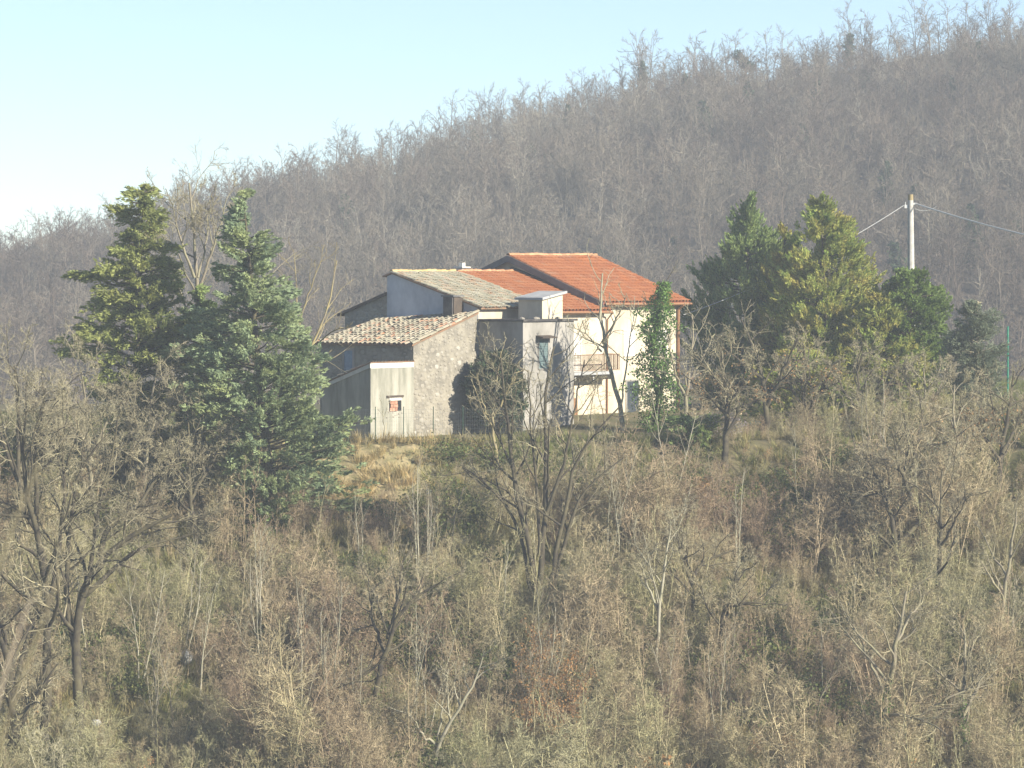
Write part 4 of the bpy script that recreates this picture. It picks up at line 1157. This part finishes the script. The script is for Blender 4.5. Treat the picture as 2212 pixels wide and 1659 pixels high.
def shrub_mesh(seed, hgt, stems, spread, spec, r0, m, leaves=0, leaf_m=None):
    r = np.random.default_rng(seed)
    st = []
    for i in range(stems):
        a = r.uniform(0, 2 * math.pi); d = np.array([math.cos(a), math.sin(a), 0]) * spread * r.uniform(.2, 1)
        h = hgt * r.uniform(.6, 1.1)
        b = np.array([math.cos(a), math.sin(a), 0]) * .15 * r.uniform(0, 1)
        st.append(polyline([b + [0, 0, -.2], b + d * .35 + [0, 0, h * .5], b + d + [0, 0, h]], 6) + r.normal(0, .03, (6, 3)))
    w, t, P = bare(st, [r0 * r.uniform(.7, 1.2) for _ in st], seed, spec, sides=(4, 3, 3, 3, 3))
    V, Q = merge([w, t])
    nW = len(Q)
    if leaves:
        C = P[:, -1]; C = C[r.integers(0, len(C), leaves)] + r.normal(0, .08, (leaves, 3))
        V2, Q2 = leaf_quads(C, r.normal(0, 1, C.shape), .12, .075, r)
        V, Q = merge([(V, Q), (V2, Q2)])
    me = mesh_np('shrub', V, Q, mat=m)
    if leaves:
        me.materials.append(leaf_m)
        mi = np.zeros(len(Q), dtype=np.int32); mi[nW:] = 1
        me.polygons.foreach_set('material_index', mi)
    return me


SH1 = [(6, .2, .40, 38, 4, .2, .05, .009), (6, .15, .5, 42, 3, .28, .02, .007), (4, .05, 1.0, 34, 3, .2, .04, .0065)]
SH2 = [(7, .15, .5, 52, 4, .28, .0, .009), (6, .15, .55, 50, 3, .32, -.01, .007), (4, .05, 1.0, 40, 3, .25, .0, .0065)]
SH4 = [(11, .3, .24, 34, 4, .12, .08, .012), (4, .2, .5, 36, 3, .18, .05, .008), (3, .05, .9, 34, 3, .2, .03, .0065)]
SH3 = [(9, .3, .5, 50, 5, .22, .04, .012), (7, .15, .55, 48, 4, .28, .02, .009), (6, .05, .95, 38, 3, .24, .02, .0065)]
shrubs = [shrub_mesh(200 + i, h, n, sp, s, r0, M['scrub']) for i, (h, n, sp, s, r0) in enumerate([(2.6, 6, .8, SH1, .018), (3.4, 5, .9, SH1, .02), (1.6, 8, 1.3, SH2, .016), (2.0, 7, 1.6, SH2, .016), (4.4, 3, .8, SH3, .05), (1.2, 9, 1.1, SH2, .014), (3.6, 3, 1.2, SH3, .04), (4.6, 1, .5, SH4, .035), (5.2, 2, .7, SH4, .035)])]
oaklets = [shrub_mesh(230 + i, 2.4, 4, .6, SH1, .02, M['scrub'], 260, M['dry_leaf']) for i in range(2)]


def tuft(seed, n, h, w, lean, m):
    r = np.random.default_rng(seed)
    a = r.uniform(0, 2 * math.pi, n); d = np.stack([np.cos(a), np.sin(a), np.zeros(n)], -1)
    b = d * r.uniform(0, .28, (n, 1)); hh = h * r.uniform(.5, 1.2, (n, 1)); side = np.stack([-d[:, 1], d[:, 0], d[:, 2]], -1)
    m1 = b + d * hh * lean * .35 + np.array([0, 0, 1]) * hh * .6
    tp = b + d * hh * lean + np.array([0, 0, 1]) * hh * .9
    V = np.stack([b - side * w / 2, b + side * w / 2, m1 + side * w * .4, m1 - side * w * .4, tp], 1)
    i = np.arange(n)[:, None] * 5
    return mesh_np('tuft', V.reshape(-1, 3), i + np.array([[0, 1, 2, 3]]), i + np.array([[3, 2, 4]]), mat=m)


tufts = [tuft(250 + i, 34, h, .022, l, M['grass']) for i, (h, l) in enumerate([(.55, .5), (.8, .4), (.45, .9)])]


def bramble(seed):
    r = np.random.default_rng(seed)
    n = 420
    C = r.normal(0, 1, (n, 3)) * [.6, .6, .28] + [0, 0, .45]
    C[:, 2] = np.abs(C[:, 2])
    V, Q = leaf_quads(C, r.normal(0, 1, (n, 3)), .13, .1, r)
    return mesh_np('bramble', V, Q, mat=M['bramble'])


brambles = [bramble(260 + i) for i in range(3)]


def spots(n, seed, y0=150, y1=201, xpad=3.0):
    r = np.random.default_rng(seed)
    Y = r.uniform(y0, y1, n)
    half = 1106 / F * Y + xpad
    X = r.uniform(-1, 1, n) * half
    return X, Y, r


def patch(X, Y, s, seed):
    return np.sin(X * s + seed) + np.sin(Y * s * 1.3 + seed * 1.7) + .6 * np.sin((X + Y) * s * 2.1 + seed) + .5 * np.sin((X - Y) * s * 3.3 + seed)


def euler(n, r, lean=.12):
    return np.stack([r.normal(0, lean, n), r.normal(0, lean, n), r.uniform(0, 6.283, n)], -1)


def yard(X, Y):
    """True on the bare yard round the house"""
    return (Y > edge(X) - .6) & (X > -12) & ((X < 9.2) | (Y > 200.5))


def bank_zone(X, Y):
    d = edge(X) - Y
    return (d < 5.5) & (X > -9.8) & (X < -3.8 - .25 * d)


X, Y, r_ = spots(4700, 301)
d = edge(X) - Y
keep = ~yard(X, Y) & ~bank_zone(X, Y) & ((d > 1.0) | (X > 9.2) | (X < -16)) & ~((X < -14) & (d < -3))
keep &= ~((d < 5) & (X > -12) & (X < 8) & (r_.uniform(0, 1, len(X)) < .6))
X, Y = X[keep], Y[keep]; n = len(X); d = edge(X) - Y
near_edge = np.clip(d / 8, .45, 1)
hill_x = np.where((X > 9.2), np.clip((d + 12) / 20, .42, 1), near_edge)
clump = np.clip(.85 + .22 * patch(X, Y, .42, 12.0), .4, 1.35)
sc = r_.uniform(.55, 1.15, n) * hill_x * clump
sc = np.where((X > -11) & (X < -2) & (d < 12), np.minimum(sc, .42), sc)
tint = np.clip(.42 + .18 * patch(X, Y, .3, 1.0) + r_.normal(0, .14, n), 0, 1)
idx = r_.choice(9, n, p=[.25, .21, .1, .1, .06, .08, .06, .07, .07])
oak = (patch(X, Y, .17, 6.0) > 1.75) & (r_.uniform(0, 1, n) < .35)
idx = np.where(oak, 9 + r_.integers(0, 2, n), idx)
scatter('scrub', 'dense bare brown and mauve scrub covering the slope', 'scrub', np.stack([X, Y, height(X, Y)], -1), euler(n, r_, .13), np.stack([sc, sc, sc * r_.uniform(.85, 1.2, n)], -1), idx, tint, shrubs + oaklets)

X, Y, r_ = spots(26000, 302, 152, 235)
d = edge(X) - Y
keep = (d > -2.5) | (X < -12) & (d > -38) | (X > 13) | (r_.uniform(0, 1, len(X)) < .12)
X, Y = X[keep], Y[keep]; n = len(X); d = edge(X) - Y
tint = np.clip(.38 + .13 * patch(X, Y, .3, 3.0) + r_.normal(0, .13, n) + .38 * bank_zone(X, Y), 0, 1)
tint = np.where((d < -4), tint * .35, tint)
sc = r_.uniform(.5, 1.2, n) * np.where(d < -1, .35, 1)
scatter('grass', 'tufts of dry yellow and green grass between the shrubs', 'grass', np.stack([X, Y, height(X, Y)], -1), euler(n, r_, .25), np.stack([sc] * 3, -1), r_.integers(0, 3, n), tint, tufts)

X, Y, r_ = spots(2600, 303)
d = edge(X) - Y
keep = (patch(X, Y, .33, 9.0) > .35) & (d > .5) & ~bank_zone(X, Y)
X, Y = X[keep], Y[keep]; n = len(X)
sc = r_.uniform(.5, 1.25, n)
scatter('brambles', 'low green bramble patches between the bare shrubs', 'brambles', np.stack([X, Y, height(X, Y)], -1), euler(n, r_, .2), np.stack([sc] * 3, -1), r_.integers(0, 3, n), r_.uniform(0, 1, n), brambles)

# slim saplings that show singly
sap = []
for i in range(6):
    r = np.random.default_rng(400 + i)
    h = r.uniform(4.5, 6.5); lx = r.normal(0, .5, 2)
    st = [polyline([(0, 0, -.3), (lx[0] * .2, lx[1] * .2, h * .4), (lx[0], lx[1], h)], 10) + r.normal(0, .025, (10, 3))]
    if i % 2:
        st.append(polyline([(0, 0, -.3), (-lx[0] * .6 + .2, -lx[1], h * .5), (-lx[0] * 1.5 + .4, -lx[1], h * .85)], 10))
    w, t, P = bare(st, [.045] * len(st), 400 + i, SPEC_SAP, sides=(5, 4, 3, 3))
    sap.append((mesh_np('trunk', *w, mat=M['bark_pale'] if i % 3 else M['bark_grey']), mesh_np('crown', *t, mat=M['twig_red'] if i % 2 else M['twig'])))
r = np.random.default_rng(410)
ZONES = [('slender pale bare sapling in the thicket of saplings at lower left centre', 'saplings at lower left centre', 14, (540, 780), (1430, 1640)),
         ('slender bare sapling in the scrub at the bottom centre', 'saplings at the bottom centre', 12, (800, 1380), (1420, 1650)),
         ('slender bare sapling in the scrub at the lower right', 'saplings at the lower right', 12, (1420, 1880), (1380, 1640)),
         ('slender bare sapling in the scrub at the lower left edge', 'saplings at the lower left', 10, (180, 520), (1350, 1640)),
         ('slender bare sapling on the upper slope below the ivy-clad tree', 'saplings on the upper slope', 10, (1280, 1860), (1130, 1300)),
         ('slender bare sapling below the blue-green cypress and the dry bank', 'saplings below the bank', 7, (640, 1040), (1180, 1330)),
         ('slender bare sapling in the thicket on the right below the olive tree', 'saplings below the olive tree', 9, (1850, 2200), (1000, 1130))]
for lab, grp, n, (xa, xb), (ya, yb) in ZONES:
    for i in range(n):
        g = ground_at(r.uniform(xa, xb), r.uniform(ya, yb))
        o = tag(empty('sapling', tuple(g)), lab, 'sapling', grp)
        o.rotation_euler = (r.normal(0, .06), r.normal(0, .06), r.uniform(0, 6.28)); s = r.uniform(.65, 1.1); o.scale = (s, s, s)
        k = int(r.integers(6))
        for nm, me in zip(('trunk', 'crown'), sap[k]):
            link(bpy.data.objects.new(nm, me), o)

# ------------------------------------------------------------------ the wooded hill behind
far = []
for i in range(9):
    r = np.random.default_rng(500 + i)
    h = r.uniform(6.5, 8.5); lx = r.normal(0, .4, 2)
    st = [polyline([(0, 0, -.5), (lx[0] * .3, lx[1] * .3, h * .5), (lx[0], lx[1], h)], 8) + r.normal(0, .05, (8, 3))]
    if i % 2 == 0:
        for q in range(2):
            dx = r.normal(0, .9, 2)
            st.append(polyline([(0, 0, -.5), (dx[0] * .4, dx[1] * .4, h * .45), (dx[0] * 1.3, dx[1] * 1.3, h * r.uniform(.75, .95))], 8))
    w, t, P = bare(st, [.11 if len(st) == 1 else .08] * len(st), 500 + i, SPEC_FAR if len(st) == 1 else [(8, .3, .46, 46, 5, .16, .07, .035), (6, .15, .5, 42, 4, .2, .05, .022), (4, .1, .55, 42, 3, .25, .03, .016)], sides=(5, 3, 3, 3))
    far.append((w, t, P, st[0]))
far_all = [mesh_np('far_tree', *merge([w, t]), mat=M['wood_mass']) for w, t, P, s in far]
r_ = np.random.default_rng(510)
n = 5200
Y = HILL0 - 25 + (HILL1 - HILL0 + 12) * r_.uniform(0, 1, n) ** .85
X = r_.uniform(-1, 1, n) * (1106 / F * Y + 14)
rise = (Y - HILL0) / (HILL1 - HILL0)
sc = r_.uniform(.5, 1.3, n) * np.interp(rise, [.75, .95], [1, .38])
tint = np.clip(.42 + .17 * patch(X, Y, .06, 2.0) + r_.normal(0, .27, n), 0, 1)
scatter('woodland', 'bare grey-mauve winter woodland covering the hill behind', 'woodland', np.stack([X, Y, height(X, Y)], -1), euler(n, r_, .05), np.stack([sc, sc, sc], -1), r_.integers(0, 9, n), tint, far_all)

far_parts = [(mesh_np('trunk', *w, mat=M['twig_far']), mesh_np('crown', *t, mat=M['twig_far'])) for w, t, P, s in far]
ivy_meshes = []
for i, (w, t, P, s) in enumerate(far[1::2][:3]):
    r = np.random.default_rng(520 + i)
    ivy_meshes.append(mesh_np('ivy', *ivy_on(s[1:7], 1.2, 1300, r, .42, [(0, .6), (.3, 1.3), (.7, 1.1), (1, .4)]), mat=M['ivy_far']))


def far_tree(px, Y, s, k, label, group, name='bare_tree', ivy=None):
    x = (px - 1106) * Y / F
    o = tag(empty(name, (x, Y, hz(x, Y))), label, 'tree', group)
    r = np.random.default_rng(int(abs(px) * 7 + k))
    o.rotation_euler = (0, 0, r.uniform(0, 6.28)); o.scale = (s * r.uniform(.9, 1.15), s * r.uniform(.9, 1.15), s)
    for nm, me in zip(('trunk', 'crown'), far_parts[k]):
        link(bpy.data.objects.new(nm, me), o)
    if ivy is not None:
        link(bpy.data.objects.new('ivy', ivy_meshes[ivy]), o)


r = np.random.default_rng(530)
# the skyline, tree by tree
px = -20.0
while px < 2240:
    a = int(r.integers(0, 9))
    seg = 0 if px < 420 else 1 if px < 1100 else 2 if px < 1750 else 3
    lab = ['bare tree on the low left end of the skyline', 'bare tree on the rising skyline above the left conifers', 'bare tree on the skyline above the red roofs', 'bare tree on the high right end of the skyline'][seg]
    far_tree(px, HILL1 - r.uniform(0, 8), r.choice([.7, .95, 1.15, 1.35], p=[.3, .35, .25, .1]), a, lab, ['skyline trees at left', 'skyline trees above the conifers', 'skyline trees above the roofs', 'skyline trees at right'][seg])
    px += r.choice([r.uniform(8, 20), r.uniform(22, 50)])
SINGLE = [(64, 604, 1.3, 0, 'lone round-crowned bare tree at the far left of the skyline', None), (118, 604, 1.15, 3, 'slim bare tree beside the lone one at the far left of the skyline', None),
          (660, 600, 1.2, 2, 'tallest bare tree on the left half of the skyline', None), (868, 602, 1.15, 4, 'broad bare tree on the skyline above the outbuilding roof', None),
          (1388, 604, .95, 1, 'ivy-trunked tree on the skyline above the red ridge', 0), (1468, 606, .95, 6, 'vase-shaped bare tree on the skyline right of the ivy-trunked one', None),
          (1830, 604, 1.0, 3, 'ivy-covered tree on the skyline at right', 1), (1810, 606, .8, 5, 'bare tree just left of the ivy-covered one on the right skyline', None),
          (2140, 606, 1.15, 8, 'tallest bare tree at the right end of the skyline', None), (2010, 606, 1.0, 4, 'broad bare tree left of the tallest one at the right end', None)]
for px, Y, s, k, lab, iv in SINGLE:
    far_tree(px, Y, s, k, lab, None, 'ivy_clad_tree' if iv is not None else 'bare_tree', iv)
IVY = [(748, 500, 1.0), (880, 480, .9), (1150, 520, 1.1), (1290, 440, 1.0), (1030, 560, .8), (1230, 555, .9), (1480, 560, .9), (1520, 565, .8), (1620, 545, .9), (1570, 430, .9), (1740, 500, .9), (1910, 470, 1.0), (2060, 520, .9), (2180, 440, 1.0), (330, 470, .9), (2090, 560, .8)]
r = np.random.default_rng(531)
IVY += [(r.uniform(150, 2212), r.uniform(400, 555), r.uniform(.7, 1.2)) for _ in range(26)]
for i, (px, Y, s) in enumerate(IVY):
    far_tree(px, Y, s, [1, 3, 5][i % 3], 'ivy-clad tree showing green among the bare wood on the hillside', 'ivy-clad trees on the hillside', 'ivy_clad_tree', i % 3)
M['bark_far_pale'] = mat('far_pale_bark', (0.30, 0.26, 0.19), c2=(0.22, 0.19, 0.13), scale=1)
pale_parts = [mesh_np('trunk', *w, mat=M['bark_far_pale']) for w, t, P, s in far]
for i in range(60):
    px, Y, s, k = r.uniform(0, 2212), r.uniform(400, 590), r.uniform(.8, 1.15), int(r.integers(0, 9))
    x = (px - 1106) * Y / F
    o = tag(empty('pale_trunked_tree', (x, Y - 1.5, hz(x, Y - 1.5))), 'pale-trunked bare tree standing out from the wood on the hillside', 'tree', 'pale-trunked trees on the hillside')
    o.rotation_euler = (0, 0, r.uniform(0, 6.28)); o.scale = (s, s, s)
    link(bpy.data.objects.new('trunk', pale_parts[k]), o); link(bpy.data.objects.new('crown', far_parts[k][1]), o)
for px, Y, s, lab in [(1608, 607, 1.0, 'dark round-headed evergreen on the skyline')]:
    g = np.array([(px - 1106) * Y / F, Y, 0]); g[2] = hz(g[0], Y)
    rr = np.random.default_rng(int(px))
    n = 1500
    lobe = rr.normal(0, .75, (9, 3)) * [1.0, .8, 1.0] * s
    C = unit(rr.normal(0, 1, (n, 3))) * np.power(rr.uniform(.05, 1, (n, 1)), .5) * .95 * s + lobe[rr.integers(0, 9, n)] - lobe.mean(0) + g + [0, 0, 3.4 * s]
    tr = tubes(np.array([[g - [0, 0, .5], g + [.1, 0, 2 * s], g + [0, 0, 4.5 * s]]]), np.array([[.2, .15, .06]]), 6)
    plant('evergreen_tree', lab, 'tree', g, [('trunk', tr, M['bark_dark']), ('crown', leaf_quads(C, rr.normal(0, 1, C.shape), .45, .3, rr), M['ivy_far'])])

# ------------------------------------------------------------------ pole, cables, fence, small things
PY = 219.0
pb = at(1969, 700, PY); pz = hz(pb[0], PY)
ptop = at(1967, 420, PY)
po = tag(empty('utility_pole', (pb[0], PY, pz)), 'tapered pale concrete utility pole behind the rounded evergreen', 'utility pole')
mb = MB(); mb.tube([(0, 0, -.5), (-.03, 0, (ptop[2] - pz) * .5), (ptop[0] - pb[0], 0, ptop[2] - pz - .35)], [.30, .235, .165], 12); mb.build('shaft', M['concrete_pole'], po)
tz = ptop[2] - pz
mb = MB(); mb.tube([(ptop[0] - pb[0], 0, tz - .35), (ptop[0] - pb[0], 0, tz)], [.16, .155], 12); mb.build('cap', M['pole_top'], po)
mb = MB(); mb.box((-.42, -.05, tz - .82), (-.2, .05, tz - .62)); mb.box((-.38, -.03, tz - .62), (-.34, .03, tz - .45)); mb.build('insulator_bracket', M['wire'], po)
mb = MB(); mb.box((.11, -.05, tz - .62), (.3, .05, tz - .5)); mb.build('cable_clamp', M['wire'], po)


def cable(name, label, pts, rad):
    pts = np.array(pts, dtype=float)
    n = 24
    u = np.linspace(0, 1, n)[:, None]
    a, b = pts[0], pts[-1]
    sag = pts[1][0] if len(pts) == 3 else .4
    P = a * (1 - u) + b * u; P[:, 2] -= 4 * sag * (u * (1 - u))[:, 0]
    V, Q = tubes(P[None] - a, np.full((1, n), rad), 6)
    o = bpy.data.objects.new(name, mesh_np(name, V, Q, mat=M['wire']))
    o.location = a
    link(o); tag(o, label, 'cable')


top = np.array([ptop[0], PY, ptop[2] - .5])
cable('overhead_cable', 'thick pale bundled cable running right from the pole top', [top + [.3, 0, -.05], (.25, 0, 0), at(2420, 548, 200)], .045)
cable('overhead_cable', 'thin cable running left from the pole down to the white house', [top + [-.4, 0, -.15], (.5, 0, 0), L(24.7, .2, 6.3)], .02)
cable('cable_loop', 'short loop of thin cable on the right side of the pole top', [top + [.25, 0, -.35], (.18, 0, 0), top + [1.5, -.3, -.22]], .016)

fx = [(752, 190.3), (811, 190.1), (872, 190.2), (936, 190.4), (1000, 190.8), (1066, 191.0), (1132, 191.3)]
fo = empty('wire_fence', at(752, 950, 190.3)); tag(fo, 'thin green wire mesh fence along the yard edge before the annex', 'fence')
fpos = [np.array([(px - 1106) * y / F, y, hz((px - 1106) * y / F, y)]) for px, y in fx]
base = np.array(fo.location)
for p in fpos:
    mb = MB(); q = p - base; mb.tube([tuple(q + [0, 0, -.3]), tuple(q + [0, 0, 1.85])], [.025, .025], 6); mb.build('post', M['fence'], fo)
segs = []
for a, b in zip(fpos[:-1], fpos[1:]):
    for h in np.arange(.1, 1.8, .2):
        segs.append([a + [0, 0, h], b + [0, 0, h]])
    m_ = int(np.linalg.norm(b - a) / .12)
    for i in range(m_):
        c = a + (b - a) * i / m_
        segs.append([c + [0, 0, .05], c + [0, 0, 1.75]])
V, Q = tubes(np.array(segs) - base, np.full((len(segs), 2), .003), 3)
link(bpy.data.objects.new('wire_mesh', mesh_np('wire_mesh', V, Q, mat=M['mesh_wire'])), fo)

gp = at(2177, 790, 206); gz = hz(gp[0], 206)
mb = MB(); mb.tube([(0, 0, -.3), (0, 0, CZ + (HZ - 705) * 206 / F - gz)], [.05, .05], 8)
o = mb.build('net_post', M['green_post']); o.location = (gp[0], 206, gz); tag(o, 'thin green post right of the olive tree', 'post')


def rock(name, label, cat, g, size, m, seed):
    r = np.random.default_rng(seed)
    import bmesh
    bm = bmesh.new(); bmesh.ops.create_icosphere(bm, subdivisions=2, radius=1)
    for v in bm.verts:
        v.co *= r.uniform(.8, 1.12); v.co.x *= size[0]; v.co.y *= size[1]; v.co.z *= size[2]
    me = bpy.data.meshes.new(name); bm.to_mesh(me); bm.free(); me.materials.append(m)
    o = bpy.data.objects.new(name, me); o.location = tuple(g); link(o); tag(o, label, cat)
    return o


rock('boulder', 'pale grey boulder half hidden in the scrub at lower left', 'boulder', ground_at(405, 1440) + [0, -.6, .5], (.3, .3, .38), M['boulder'], 1)
rock('boulder', 'small whitish stone low in the scrub at the bottom left', 'boulder', ground_at(210, 1575) + [0, -.5, .3], (.25, .2, .18), M['boulder'], 2)
rock('crumpled_sheet', 'small bright orange scrap caught in the scrub at lower left centre', 'litter', ground_at(665, 1392) + [0, -1.6, 1.0], (.13, .08, .17), M['orange_plastic'], 3)
rock('plastic_bag', 'small blue plastic bag on the dry bank below the annex', 'litter', ground_at(926, 1070) + [0, -.2, .15], (.2, .15, .13), M['blue_plastic'], 4)
rock('tarp_bundle', 'turquoise tarp bundle in the yard right of the white house', 'tarp', np.array([(1630 - 1106) * 201.5 / F, 201.5, hz((1630 - 1106) * 201.5 / F, 201.5) + .2]), (.32, .3, .18), M['tarp'], 5)
# low tan garden wall right of the house: each stone a piece
gw = empty('garden_wall', (10.0, 203.5, hz(10.0, 203.5))); tag(gw, 'low tan stone garden wall right of the white house', 'wall')
rr = np.random.default_rng(60)
for row in range(4):
    xx = 0.0
    while xx < 3.4:
        w = rr.uniform(.28, .5)
        if not (row == 3 and rr.uniform() < .45):
            o = bpy.data.objects.new('stone', STONES[int(rr.integers(7))].copy()); o.data.materials[0] = M['tan_stone']; link(o, gw)
            o.location = (xx, rr.normal(0, .02), row * .24); o.scale = (w * .55, .28, .15)
        xx += w
# pale twiggy shrub in the yard's corner
g = ground_at(1556, 960); r = np.random.default_rng(77)
C = unit(r.normal(0, 1, (900, 3))) * np.power(r.uniform(.1, 1, (900, 1)), .4) * [1.4, 1.0, .7] + g + [0, 0, 1.1]
stp = [polyline([g + [0, 0, -.2], g + [r.normal(0, .4), r.normal(0, .3), .8], g + [r.normal(0, .9), r.normal(0, .6), 1.6]], 6) for _ in range(8)]
w, t, P = bare(stp, [.02] * 8, 78, SH2, sides=(4, 3, 3, 3))
plant('blossoming_shrub', 'pale pinkish shrub at the foot of the bare oak right of the ivy-clad tree', 'shrub', g, [('stems', merge([w, t]), M['twig']), ('blossom', leaf_quads(C, r.normal(0, 1, C.shape), .07, .06, r), M['blossom'])])

# ------------------------------------------------------------------ roots of the buildings go to their bases
from mathutils import Matrix as _Mx
for o, b in ((shed, L(2.7, -3, .0)), (annex, L(-1.8, -1.5, 0)), (old, L(8.4, -3, .2)), (ter, L(7.9, 1.5, .2)), (house, L(18, -6, .4))):
    o.location = b
    for c in o.children:
        c.matrix_parent_inverse = _Mx.Translation(-Vector(b))

# ------------------------------------------------------------------ haze: the air of a mild winter day
mb = MB(); mb.box((-240, -45, -33.5), (240, 760, 78))
hm = bpy.data.materials.new('haze'); hm.use_nodes = True
hn = hm.node_tree.nodes; hn.remove(hn['Principled BSDF'])
pv = hn.new('ShaderNodeVolumePrincipled')
pv.inputs['Color'].default_value = (0.86, 0.93, 1.0, 1)
pv.inputs['Density'].default_value = 0.00054
pv.inputs['Anisotropy'].default_value = 0.0
hm.node_tree.links.new(pv.outputs[0], hn['Material Output'].inputs['Volume'])
hb = mb.build('haze', hm); hb['kind'] = 'stuff'; hb['label'] = 'thin pale winter haze filling the air'
